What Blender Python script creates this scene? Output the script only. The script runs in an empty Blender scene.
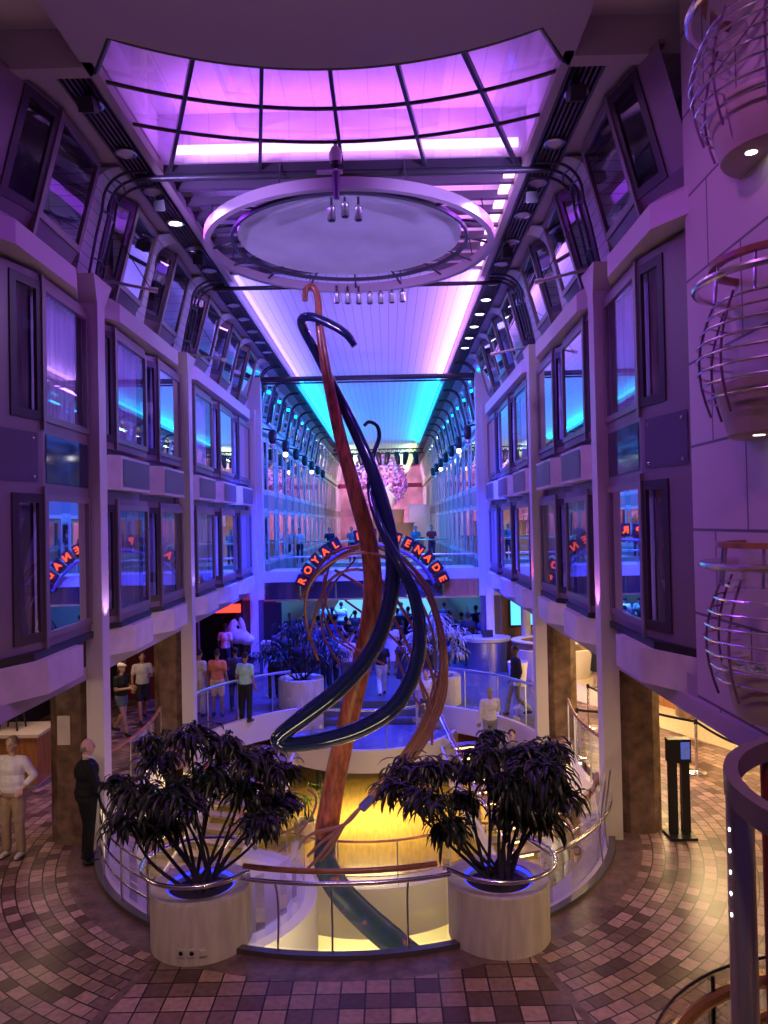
import bpy, bmesh, math, random
from mathutils import Vector, Matrix
random.seed(7)
C = bpy.context.scene.collection
PI = math.pi
V = Vector
# ---------------------------------------------------------------- camera model
F = 769.0
CAM = V((0.6, 0.0, 4.9))
ROT = (Matrix.Rotation(4 / F, 3, 'Z') @ Matrix.Rotation(PI / 2 + 11 / F, 3, 'X') @ Matrix.Rotation(-math.radians(1.2), 3, 'Z'))
cd = bpy.data.cameras.new('camera'); cam = bpy.data.objects.new('camera', cd); C.objects.link(cam)
cam.matrix_world = Matrix.Translation(CAM) @ ROT.to_4x4()
cd.sensor_fit = 'VERTICAL'; cd.sensor_height = 36; cd.lens = 36 * F / 1024
cd.clip_start = 0.05; cd.clip_end = 300
bpy.context.scene.camera = cam
def ray(x, y): return ROT @ V((x - 384, 512 - y, -F))
def atY(x, y, Y): d = ray(x, y); return CAM + d * (Y / d.y)
def atZ(x, y, z): d = ray(x, y); return CAM + d * ((z - CAM.z) / d.z)

# ---------------------------------------------------------------- materials
MATS = {}
def mat(name, col, rough=0.5, metal=0.0, var=0.0, scale=8.0, spec=0.5, bump=0.0, emit=None, es=1.0, stretch=None, coat=0.0):
    m = bpy.data.materials.new(name); m.use_nodes = True; nt = m.node_tree; b = nt.nodes['Principled BSDF']
    b.inputs['Base Color'].default_value = (*col, 1); b.inputs['Roughness'].default_value = rough
    b.inputs['Metallic'].default_value = metal; b.inputs['Specular IOR Level'].default_value = spec
    b.inputs['Coat Weight'].default_value = coat
    if emit: b.inputs['Emission Color'].default_value = (*emit, 1); b.inputs['Emission Strength'].default_value = es
    if var or bump:
        tc = nt.nodes.new('ShaderNodeTexCoord'); mp = nt.nodes.new('ShaderNodeMapping'); nz = nt.nodes.new('ShaderNodeTexNoise')
        nt.links.new(tc.outputs['Object'], mp.inputs[0]); nt.links.new(mp.outputs[0], nz.inputs['Vector'])
        if stretch: mp.inputs['Scale'].default_value = stretch
        nz.inputs['Scale'].default_value = scale; nz.inputs['Detail'].default_value = 5
        if var:
            r = nt.nodes.new('ShaderNodeValToRGB')
            r.color_ramp.elements[0].position = 0.3; r.color_ramp.elements[1].position = 0.7
            r.color_ramp.elements[0].color = (*[max(0, c * (1 - var)) for c in col], 1)
            r.color_ramp.elements[1].color = (*[min(1, c * (1 + var)) for c in col], 1)
            nt.links.new(nz.outputs['Fac'], r.inputs[0]); nt.links.new(r.outputs[0], b.inputs['Base Color'])
        if bump:
            bp = nt.nodes.new('ShaderNodeBump'); bp.inputs['Strength'].default_value = bump; bp.inputs['Distance'].default_value = 0.02
            nt.links.new(nz.outputs['Fac'], bp.inputs['Height']); nt.links.new(bp.outputs[0], b.inputs['Normal'])
    MATS[name] = m
    return m
def emitmat(name, col, s):
    m = bpy.data.materials.new(name); m.use_nodes = True; nt = m.node_tree; nt.nodes.clear()
    e = nt.nodes.new('ShaderNodeEmission'); o = nt.nodes.new('ShaderNodeOutputMaterial')
    e.inputs[0].default_value = (*col, 1); e.inputs[1].default_value = s; nt.links.new(e.outputs[0], o.inputs[0]); return m
def glassmat(name, tint, fac, rough=0.02, gcol=(0.9, 0.9, 1.0)):
    """flat sheet of glass: part see-through, part mirror, more mirror at grazing angles"""
    m = bpy.data.materials.new(name); m.use_nodes = True; nt = m.node_tree; nt.nodes.clear()
    t = nt.nodes.new('ShaderNodeBsdfTransparent'); g = nt.nodes.new('ShaderNodeBsdfGlossy'); mx = nt.nodes.new('ShaderNodeMixShader')
    o = nt.nodes.new('ShaderNodeOutputMaterial'); lw = nt.nodes.new('ShaderNodeLayerWeight'); ma = nt.nodes.new('ShaderNodeMath')
    lw.inputs['Blend'].default_value = 0.35
    ma.operation = 'MULTIPLY_ADD'; ma.inputs[1].default_value = fac[1]; ma.inputs[2].default_value = fac[0]; ma.use_clamp = True
    t.inputs[0].default_value = (*tint, 1); g.inputs[0].default_value = (*gcol, 1); g.inputs[1].default_value = rough
    nt.links.new(lw.outputs['Fresnel'], ma.inputs[0]); nt.links.new(ma.outputs[0], mx.inputs[0])
    nt.links.new(t.outputs[0], mx.inputs[1]); nt.links.new(g.outputs[0], mx.inputs[2]); nt.links.new(mx.outputs[0], o.inputs[0])
    return m
def boards(name, col, axis, pitch, depth=0.5, rough=0.5, dark=0.45, w=0.06):
    """surface with parallel joints every «pitch» m along an axis (0,1,2)"""
    m = mat(name, col, rough); nt = m.node_tree; b = nt.nodes['Principled BSDF']
    tc = nt.nodes.new('ShaderNodeTexCoord'); sx = nt.nodes.new('ShaderNodeSeparateXYZ'); nt.links.new(tc.outputs['Object'], sx.inputs[0])
    d = nt.nodes.new('ShaderNodeMath'); d.operation = 'DIVIDE'; d.inputs[1].default_value = pitch; nt.links.new(sx.outputs[axis], d.inputs[0])
    fr = nt.nodes.new('ShaderNodeMath'); fr.operation = 'FRACT'; nt.links.new(d.outputs[0], fr.inputs[0])
    lt = nt.nodes.new('ShaderNodeMath'); lt.operation = 'LESS_THAN'; lt.inputs[1].default_value = w; nt.links.new(fr.outputs[0], lt.inputs[0])
    mx = nt.nodes.new('ShaderNodeMix'); mx.data_type = 'RGBA'
    mx.inputs['A'].default_value = (*col, 1); mx.inputs['B'].default_value = (*[c * dark for c in col], 1)
    nt.links.new(lt.outputs[0], mx.inputs['Factor']); nt.links.new(mx.outputs['Result'], b.inputs['Base Color'])
    return m
def stone_blocks(name, col, bw, bh, swap=False):
    m = mat(name, col, 0.45); nt = m.node_tree; b = nt.nodes['Principled BSDF']
    tc = nt.nodes.new('ShaderNodeTexCoord'); sx = nt.nodes.new('ShaderNodeSeparateXYZ'); cb = nt.nodes.new('ShaderNodeCombineXYZ')
    nt.links.new(tc.outputs['Object'], sx.inputs[0]); nt.links.new(sx.outputs[1], cb.inputs[0]); nt.links.new(sx.outputs[2], cb.inputs[1])
    br = nt.nodes.new('ShaderNodeTexBrick'); nt.links.new(cb.outputs[0], br.inputs['Vector'])
    br.inputs['Scale'].default_value = 1; br.inputs['Brick Width'].default_value = bw; br.inputs['Row Height'].default_value = bh
    br.inputs['Mortar Size'].default_value = 0.016; br.offset = 0.5
    br.inputs['Color1'].default_value = (*col, 1); br.inputs['Color2'].default_value = (*[c * 0.9 for c in col], 1)
    br.inputs['Mortar'].default_value = (*[c * 0.22 for c in col], 1)
    nt.links.new(br.outputs['Color'], b.inputs['Base Color'])
    return m

def floor_tiles():
    m = mat('paving', (0.3, 0.16, 0.14), 0.32, spec=0.45); nt = m.node_tree; b = nt.nodes['Principled BSDF']; N = nt.nodes.new; L = nt.links.new
    def math_(op, a, bb=None, cc=None):
        n = N('ShaderNodeMath'); n.operation = op
        for i, v in enumerate((a, bb, cc)):
            if v is None: continue
            if isinstance(v, (int, float)): n.inputs[i].default_value = v
            else: L(v, n.inputs[i])
        return n.outputs[0]
    tc = N('ShaderNodeTexCoord'); sx = N('ShaderNodeSeparateXYZ'); L(tc.outputs['Object'], sx.inputs[0])
    x, y = sx.outputs[0], sx.outputs[1]
    dy = math_('SUBTRACT', y, 12.75)
    r = math_('POWER', math_('ADD', math_('MULTIPLY', x, x), math_('MULTIPLY', dy, dy)), 0.5)
    th = math_('ARCTAN2', x, dy)
    cp = N('ShaderNodeCombineXYZ'); L(math_('MULTIPLY', th, 6.2), cp.inputs[0]); L(r, cp.inputs[1])
    cg = N('ShaderNodeCombineXYZ'); L(x, cg.inputs[0]); L(y, cg.inputs[1])
    def brick(vec, bw, rh, off):
        br = N('ShaderNodeTexBrick'); L(vec, br.inputs['Vector']); br.offset = off
        br.inputs['Scale'].default_value = 1; br.inputs['Brick Width'].default_value = bw; br.inputs['Row Height'].default_value = rh
        br.inputs['Mortar Size'].default_value = 0.011; br.inputs['Mortar Smooth'].default_value = 0.3; br.inputs['Bias'].default_value = -0.1
        br.inputs['Color1'].default_value = (0.10, 0.05, 0.05, 1); br.inputs['Color2'].default_value = (0.52, 0.33, 0.28, 1); br.inputs['Mortar'].default_value = (0.02, 0.012, 0.015, 1)
        return br
    bp_ = brick(cp.outputs[0], 0.26, 0.17, 0.5); bg_ = brick(cg.outputs[0], 0.26, 0.245, 0.0)
    # the straight square grid lies in the strip in front of the planters
    inside = math_('MULTIPLY', math_('LESS_THAN', math_('ABSOLUTE', x), math_('MULTIPLY_ADD', y, -0.25, 4.35)), math_('LESS_THAN', y, 9.4))
    mx = N('ShaderNodeMix'); mx.data_type = 'RGBA'; L(inside, mx.inputs['Factor']); L(bp_.outputs['Color'], mx.inputs['A']); L(bg_.outputs['Color'], mx.inputs['B'])
    # plain dark stone band round the rim of the opening
    band = math_('LESS_THAN', r, 4.45); near = math_('LESS_THAN', y, 12.9)
    seam = math_('COMPARE', math_('SUBTRACT', math_('ABSOLUTE', x), math_('MULTIPLY_ADD', y, -0.25, 4.35)), 0.0, 0.05)
    seam = math_('MULTIPLY', seam, math_('LESS_THAN', y, 9.2))
    bandf = math_('MAXIMUM', math_('MULTIPLY', band, near), seam)
    nz = N('ShaderNodeTexNoise'); nz.inputs['Scale'].default_value = 5; nz.inputs['Detail'].default_value = 6; L(tc.outputs['Object'], nz.inputs['Vector'])
    rp = N('ShaderNodeValToRGB'); L(nz.outputs['Fac'], rp.inputs[0]); rp.color_ramp.elements[0].position = .3; rp.color_ramp.elements[1].position = .72
    rp.color_ramp.elements[0].color = (0.10, 0.06, 0.06, 1); rp.color_ramp.elements[1].color = (0.24, 0.15, 0.13, 1)
    m2 = N('ShaderNodeMix'); m2.data_type = 'RGBA'; L(bandf, m2.inputs['Factor']); L(mx.outputs['Result'], m2.inputs['A']); L(rp.outputs[0], m2.inputs['B'])
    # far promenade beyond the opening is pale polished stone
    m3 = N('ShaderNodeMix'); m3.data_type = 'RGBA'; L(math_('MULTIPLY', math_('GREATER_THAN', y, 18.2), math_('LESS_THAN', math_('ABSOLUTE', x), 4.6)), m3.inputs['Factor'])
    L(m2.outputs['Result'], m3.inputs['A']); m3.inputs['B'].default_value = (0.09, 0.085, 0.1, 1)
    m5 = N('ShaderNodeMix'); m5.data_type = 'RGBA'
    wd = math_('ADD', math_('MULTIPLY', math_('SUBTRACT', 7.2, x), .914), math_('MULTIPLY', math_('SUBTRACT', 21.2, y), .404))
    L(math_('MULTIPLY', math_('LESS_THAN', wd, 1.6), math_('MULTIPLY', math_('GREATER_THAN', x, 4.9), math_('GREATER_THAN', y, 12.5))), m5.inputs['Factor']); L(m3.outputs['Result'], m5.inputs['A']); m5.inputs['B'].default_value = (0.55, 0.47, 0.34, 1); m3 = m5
    # mottling inside each tile
    n2 = N('ShaderNodeTexNoise'); n2.inputs['Scale'].default_value = 14; n2.inputs['Detail'].default_value = 4; L(tc.outputs['Object'], n2.inputs['Vector'])
    m4 = N('ShaderNodeMix'); m4.data_type = 'RGBA'; m4.blend_type = 'MULTIPLY'; m4.inputs['Factor'].default_value = 0.6
    L(m3.outputs['Result'], m4.inputs['A']); rr = N('ShaderNodeValToRGB'); L(n2.outputs['Fac'], rr.inputs[0]); rr.color_ramp.elements[0].color = (.45, .45, .45, 1); rr.color_ramp.elements[1].color = (1.3, 1.25, 1.25, 1)
    rr.color_ramp.elements[0].position = .25; rr.color_ramp.elements[1].position = .75
    L(rr.outputs[0], m4.inputs['B']); L(m4.outputs['Result'], b.inputs['Base Color'])
    return m

M_pave = floor_tiles()
M_cream = mat('cream_paint', (0.62, 0.56, 0.52), 0.45)
M_stonebox = mat('cream_stone', (0.66, 0.58, 0.53), 0.4, var=0.12, scale=3)
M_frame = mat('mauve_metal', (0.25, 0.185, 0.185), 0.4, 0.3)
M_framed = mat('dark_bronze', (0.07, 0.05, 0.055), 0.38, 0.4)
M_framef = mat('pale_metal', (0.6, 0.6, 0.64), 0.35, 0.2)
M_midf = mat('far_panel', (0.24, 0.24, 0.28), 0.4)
M_panel = mat('mauve_panel', (0.10, 0.07, 0.11), 0.4)
M_spand = mat('dark_blue_glass', (0.03, 0.03, 0.06), 0.06)
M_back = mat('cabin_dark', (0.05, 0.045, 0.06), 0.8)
M_pane = glassmat('window_glass', (0.92, 0.93, 0.98), (0.10, 0.85), 0.015)
M_side = glassmat('side_glass', (0.92, 0.9, 0.9), (0.02, 0.25), 0.02)
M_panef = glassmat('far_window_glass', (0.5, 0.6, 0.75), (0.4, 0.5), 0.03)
M_clear = glassmat('clear_glass', (0.86, 0.9, 0.9), (0.03, 0.5), 0.01)
M_sky = glassmat('skylight_glass', (0.93, 0.9, 0.96), (0.03, 0.2), 0.05)
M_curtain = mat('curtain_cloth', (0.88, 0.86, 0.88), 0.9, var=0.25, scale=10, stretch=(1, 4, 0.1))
M_curtaind = mat('dark_curtain', (0.22, 0.2, 0.2), 0.9, var=0.4, scale=10, stretch=(1, 5, 0.1))  # darker curtain cloth for the side panes
M_bowl = mat('bowl_stone', (0.42, 0.33, 0.28), 0.5, var=.1, scale=3)
M_marble = mat('brown_marble', (0.17, 0.105, 0.075), 0.22, var=0.45, scale=4.5, spec=0.6)
M_wall = stone_blocks('wall_stone', (0.58, 0.46, 0.44), 1.5, 0.95)
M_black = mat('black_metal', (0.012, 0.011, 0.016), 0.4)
M_pipe = mat('dark_pipe', (0.05, 0.045, 0.06), 0.35, 0.4)
M_grille = mat('dark_grille', (0.09, 0.08, 0.10), 0.5)
M_plank = boards('ceiling_planks', (0.74, 0.72, 0.74), 0, 0.24, dark=0.62, w=0.07, rough=.9)
M_plank.node_tree.nodes['Principled BSDF'].inputs['Specular IOR Level'].default_value = .1
M_whiteceil = boards('lightbox_boards', (0.66, 0.63, 0.68), 0, 0.42, dark=0.8, w=0.04)
M_soffit = mat('soffit_paint', (0.42, 0.34, 0.36), 0.6)
M_disc = mat('disc_plaster', (0.62, 0.62, 0.66), 0.7, var=0.16, scale=0.9)
M_chrome = mat('chrome', (0.8, 0.78, 0.8), 0.2, 1.0)
M_steel = mat('brushed_steel', (0.62, 0.6, 0.64), 0.3, 1.0)
M_wood = mat('rail_wood', (0.33, 0.13, 0.07), 0.3, var=0.3, scale=6, stretch=(1, 1, 1))
M_woodpanel = mat('wood_panel', (0.42, 0.17, 0.06), 0.35, var=0.3, scale=3, stretch=(6, 6, 0.6))
M_planter = mat('planter_stone', (0.64, 0.58, 0.5), 0.5, var=0.14, scale=4, stretch=(3, 3, 0.5))
M_soil = mat('soil', (0.03, 0.02, 0.018), 0.95, bump=0.8, scale=25)
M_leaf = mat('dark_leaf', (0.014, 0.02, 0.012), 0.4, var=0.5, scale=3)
M_leafg = mat('green_leaf', (0.05, 0.2, 0.03), 0.4, var=0.4, scale=5)
M_leafw = mat('pale_leaf', (0.45, 0.47, 0.5), 0.5, var=0.4, scale=6)
M_bark = mat('bark', (0.03, 0.022, 0.018), 0.8, var=0.3, scale=15)
M_orange = mat('rust_red_lacquer', (0.27, 0.066, 0.036), 0.35, var=0.6, scale=5, stretch=(3, 3, .8), coat=0.3)
M_blue = mat('blue_lacquer', (0.008, 0.018, 0.07), 0.14, 0.2, coat=0.6)
M_rod = mat('copper_rose_rod', (0.24, 0.10, 0.10), 0.35, 0.4)
M_gold = mat('gold_floor', (0.75, 0.52, 0.16), 0.16, var=0.18, scale=2, stretch=(6, .7, 1))
M_tan = mat('tan_floor', (0.45, 0.34, 0.22), 0.35, var=0.15)
M_bright = mat('pale_lower_floor', (0.8, 0.72, 0.5), 0.3)
M_fascia = mat('fascia_paint', (0.72, 0.64, 0.52), 0.45)
M_burg = mat('burgundy_panel', (0.16, 0.02, 0.025), 0.3)
M_landing = mat('landing_stone', (0.16, 0.16, 0.2), 0.18, var=0.15, scale=4)  # plain grey-blue stone with no glow of its own
M_mirror = mat('dark_mirror', (0.22, 0.2, 0.26), 0.08, 0.9)
M_purplerail = mat('aubergine_paint', (0.16, 0.09, 0.16), 0.35)
M_tread = mat('tread_stone', (0.3, 0.22, 0.17), 0.4)
M_brass = mat('brass', (0.6, 0.32, 0.12), 0.25, 0.9)
M_lampw = emitmat('lamp_white', (1.0, 0.93, 0.95), 9)
M_lampwarm = emitmat('lamp_warm', (1.0, 0.62, 0.2), 5)
M_neon = emitmat('neon_orange', (1.0, 0.085, 0.02), 2.0)
M_neonred = emitmat('neon_red', (1.0, 0.03, 0.02), 4.0)
M_cove_p = emitmat('cove_pink', (0.92, 0.45, 1.0), 3.5)
M_cove_v = emitmat('cove_violet', (0.45, 0.3, 1.0), 2.5)
M_cove_c = emitmat('cove_cyan', (0.02, 0.62, 1.0), 4.0)
M_cove_y = emitmat('cove_lemon', (0.75, 1.0, 0.45), 1.6)
M_blueled = emitmat('led_blue', (0.03, 0.035, 1.0), 2.2)
M_screen = emitmat('screen_blue', (0.12, 0.62, 0.95), 1.6)
M_screen2 = emitmat('screen_violet', (0.12, 0.16, 0.6), 0.7)

# ---------------------------------------------------------------- mesh helpers
class MB:
    def __init__(s): s.v = []; s.f = []
    def add(s, vs, fs):
        o = len(s.v); s.v += [V(v) for v in vs]; s.f += [tuple(i + o for i in f) for f in fs]; return s
    def poly(s, *p): return s.add(p, [tuple(range(len(p)))])
    def box(s, x0, x1, y0, y1, z0, z1):
        return s.loft([(x0, y0), (x1, y0), (x1, y1), (x0, y1)], z0, None, z1)
    def loft(s, plan, z0, plan2, z1):
        n = len(plan); plan2 = plan2 or plan
        vs = [(x, y, z0) for x, y in plan] + [(x, y, z1) for x, y in plan2]
        fs = [tuple(range(n - 1, -1, -1)), tuple(range(n, 2 * n))] + [(i, (i + 1) % n, n + (i + 1) % n, n + i) for i in range(n)]
        return s.add(vs, fs)
    def obox(s, c, ax, hs):
        c = V(c); vs = []
        for k in range(8):
            p = c.copy()
            for i in range(3): p += ax[i] * hs[i] * (1 if (k >> i) & 1 else -1)
            vs.append(p)
        return s.add(vs, [(0, 2, 3, 1), (4, 5, 7, 6), (0, 1, 5, 4), (2, 6, 7, 3), (0, 4, 6, 2), (1, 3, 7, 5)])
    def bar(s, p, q, w, d, up=(0, 0, 1)):
        p, q = V(p), V(q); a = (q - p).normalized(); u = V(up)
        if abs(a.dot(u)) > .98: u = V((1, 0, 0))
        b = a.cross(u).normalized(); c = b.cross(a)
        return s.obox((p + q) / 2, (a, b, c), ((q - p).length / 2, w / 2, d / 2))
    def tube(s, pts, r, n=8, closed=False, caps=True, flat=1.0):
        pts = [V(p) for p in pts]; m = len(pts)
        rs = r if isinstance(r, (list, tuple)) else [r] * m
        def tan(i):
            a = pts[(i - 1) % m] if (closed or i > 0) else pts[i]; b = pts[(i + 1) % m] if (closed or i < m - 1) else pts[i]
            t = b - a; return t.normalized() if t.length > 1e-9 else V((0, 0, 1))
        t0 = tan(0); u = t0.orthogonal().normalized(); vs = []; prev = t0
        for i in range(m):
            t = tan(i); q = prev.rotation_difference(t); u = (q @ u); u = (u - t * u.dot(t)).normalized(); prev = t; w = t.cross(u)
            for k in range(n):
                a = 2 * PI * k / n; vs.append(pts[i] + (u * math.cos(a) + w * math.sin(a) * flat) * rs[i])
        fs = []
        for i in range(m if closed else m - 1):
            j = (i + 1) % m
            sh = 0
            if closed and j == 0:
                best = 1e9
                for k in range(n):
                    dd = (vs[i * n] - vs[k]).length
                    if dd < best: best, sh = dd, k
            for k in range(n):
                fs.append((i * n + k, i * n + (k + 1) % n, j * n + (k + 1 + sh) % n, j * n + (k + sh) % n))
        if caps and not closed: fs += [tuple(range(n - 1, -1, -1)), tuple((m - 1) * n + k for k in range(n))]
        return s.add(vs, fs)
    def lathe(s, prof, c=(0, 0, 0), n=32, a0=0.0, a1=2 * PI, sx=1.0, sy=1.0, cap=False):
        full = abs(a1 - a0 - 2 * PI) < 1e-6; cols = n if full else n + 1; m = len(prof); vs = []
        for i in range(cols):
            a = a0 + (a1 - a0) * i / n
            for r, z in prof: vs.append((c[0] + r * math.cos(a) * sx, c[1] + r * math.sin(a) * sy, c[2] + z))
        fs = []
        for i in range(n):
            j = (i + 1) % cols
            for k in range(m - 1): fs.append((i * m + k, j * m + k, j * m + k + 1, i * m + k + 1))
        return s.add(vs, fs)
    def ell(s, c, r, n=12, m=8, rot=None):
        c = V(c); vs = []; fs = []
        r = (r, r, r) if isinstance(r, (int, float)) else r
        for j in range(1, m):
            p = PI * j / m
            for i in range(n):
                a = 2 * PI * i / n; d = V((r[0] * math.sin(p) * math.cos(a), r[1] * math.sin(p) * math.sin(a), r[2] * math.cos(p)))
                if rot: d = rot @ d
                vs.append(c + d)
        t = V((0, 0, r[2])); t = rot @ t if rot else t
        top = len(vs); vs += [c + t, c - t]
        for j in range(m - 2):
            for i in range(n): fs.append((j * n + i, (j + 1) * n + i, (j + 1) * n + (i + 1) % n, j * n + (i + 1) % n))
        for i in range(n): fs.append((top, i, (i + 1) % n)); fs.append((top + 1, (m - 2) * n + (i + 1) % n, (m - 2) * n + i))
        return s.add(vs, fs)
    def caps(s, p, q, r0, r1, n=10):
        """closed tapered limb with round ends"""
        p, q = V(p), V(q); a = (q - p); L = a.length; a = a.normalized() if L > 1e-6 else V((0, 0, 1))
        pts = [p - a * r0 * .98, p - a * r0 * .7, p, q, q + a * r1 * .7, q + a * r1 * .98]
        return s.tube(pts, [r0 * .2, r0 * .72, r0, r1, r1 * .72, r1 * .2], n)
    def mesh(s, name, off=V((0, 0, 0)), smooth=True, ang=40):
        me = bpy.data.meshes.new(name); me.from_pydata([v - off for v in s.v], [], s.f)
        bm = bmesh.new(); bm.from_mesh(me); bmesh.ops.recalc_face_normals(bm, faces=bm.faces); bm.to_mesh(me); bm.free()
        if smooth:
            me.shade_smooth()
            try: me.set_sharp_from_angle(angle=math.radians(ang))
            except Exception: pass
        return me
    def build(s, name, m, parent=None, smooth=True, ang=40, kind=None):
        off = wloc(parent) if parent else V((0, 0, 0))
        me = s.mesh(name, off, smooth, ang); me.materials.append(m)
        o = bpy.data.objects.new(name, me); C.objects.link(o)
        if parent: o.parent = parent
        if kind: o['kind'] = kind
        return o
def wloc(o):
    p = V((0, 0, 0))
    while o: p += o.location; o = o.parent
    return p
def thing(name, label, cat, loc=(0, 0, 0), group=None):
    o = bpy.data.objects.new(name, None); C.objects.link(o); o.location = loc; o.empty_display_size = .1
    o['label'] = label; o['category'] = cat
    if group: o['group'] = group
    return o
def tag(o, label, cat, group=None):
    o['label'] = label; o['category'] = cat
    if group: o['group'] = group
    return o
def struct(name, mb, m, **k): return mb.build(name, m, kind='structure', **k)
def sroot(name, loc=(0, 0, 0)):
    o = bpy.data.objects.new(name, None); C.objects.link(o); o.location = loc; o['kind'] = 'structure'; return o
def circ(cx, cy, r, a0, a1, n): return [(cx + r * math.cos(a0 + (a1 - a0) * i / n), cy + r * math.sin(a0 + (a1 - a0) * i / n)) for i in range(n + 1)]
def catmull(pts, k=8):
    pts = [V(p) for p in pts]; out = []
    for i in range(len(pts) - 1):
        p0 = pts[max(i - 1, 0)]; p1 = pts[i]; p2 = pts[i + 1]; p3 = pts[min(i + 2, len(pts) - 1)]
        for j in range(k):
            t = j / k
            out.append(0.5 * ((2 * p1) + (p2 - p0) * t + (2 * p0 - 5 * p1 + 4 * p2 - p3) * t * t + (3 * p1 - p0 - 3 * p2 + p3) * t ** 3))
    out.append(pts[-1]); return out
ORD = ['first', 'second', 'third', 'fourth', 'fifth', 'sixth', 'seventh', 'eighth', 'ninth', 'tenth', 'eleventh', 'twelfth', 'thirteenth', 'fourteenth', 'fifteenth', 'sixteenth', 'seventeenth', 'eighteenth', 'nineteenth', 'twentieth']

# ---------------------------------------------------------------- people
def fuse(mb, vox, name, m, extra=None, smooth_it=2):
    me = mb.mesh(name, smooth=False); o = bpy.data.objects.new(name, me); C.objects.link(o)
    md = o.modifiers.new('r', 'REMESH'); md.mode = 'VOXEL'; md.voxel_size = vox
    ms = o.modifiers.new('s', 'SMOOTH'); ms.iterations = smooth_it; ms.factor = 0.5
    dg = bpy.context.evaluated_depsgraph_get()
    r = bpy.data.meshes.new_from_object(o.evaluated_get(dg)); r.name = name
    bpy.data.objects.remove(o); bpy.data.meshes.remove(me)
    if extra and extra.v:
        bm = bmesh.new(); bm.from_mesh(r); e = extra.mesh('e', smooth=False); bm.from_mesh(e); bm.to_mesh(r); bm.free(); bpy.data.meshes.remove(e)
    r.shade_smooth(); r.materials.clear(); r.materials.append(m)
    return r
CM = {}
def cmat(col, rough=0.75):
    k = tuple(col)
    if k not in CM: CM[k] = mat('cloth', col, rough, var=0.12, scale=14, spec=0.25)
    return CM[k]
SKIN = {'pale': mat('skin_pale', (0.55, 0.34, 0.26), 0.55), 'tan': mat('skin_tan', (0.36, 0.19, 0.12), 0.55), 'dark': mat('skin_dark', (0.12, 0.06, 0.04), 0.55)}
M_eye = mat('eye_dark', (0.02, 0.015, 0.012), 0.2)
M_shoe = mat('shoe_dark', (0.03, 0.028, 0.03), 0.5); M_shoew = mat('shoe_pale', (0.6, 0.58, 0.58), 0.6)
WALK = (((.10, .15, .52), (.10, .24, .10)), ((-.09, .0, .50), (-.09, -.30, .15)))
STAND = (((.105, .02, .50), (.115, -.01, .09)), ((-.105, .02, .50), (-.115, -.01, .09)))
HANG = ((.245, -.03, 1.14), (.25, .06, .90))
HOLD = ((.235, .02, 1.15), (.10, .27, 1.18))
RAIL = ((.235, .08, 1.17), (.20, .36, 1.06))
RAISE = ((.29, .16, 1.40), (.16, .30, 1.62))
HIP = ((.30, -.06, 1.18), (.19, .06, 1.02))
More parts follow.
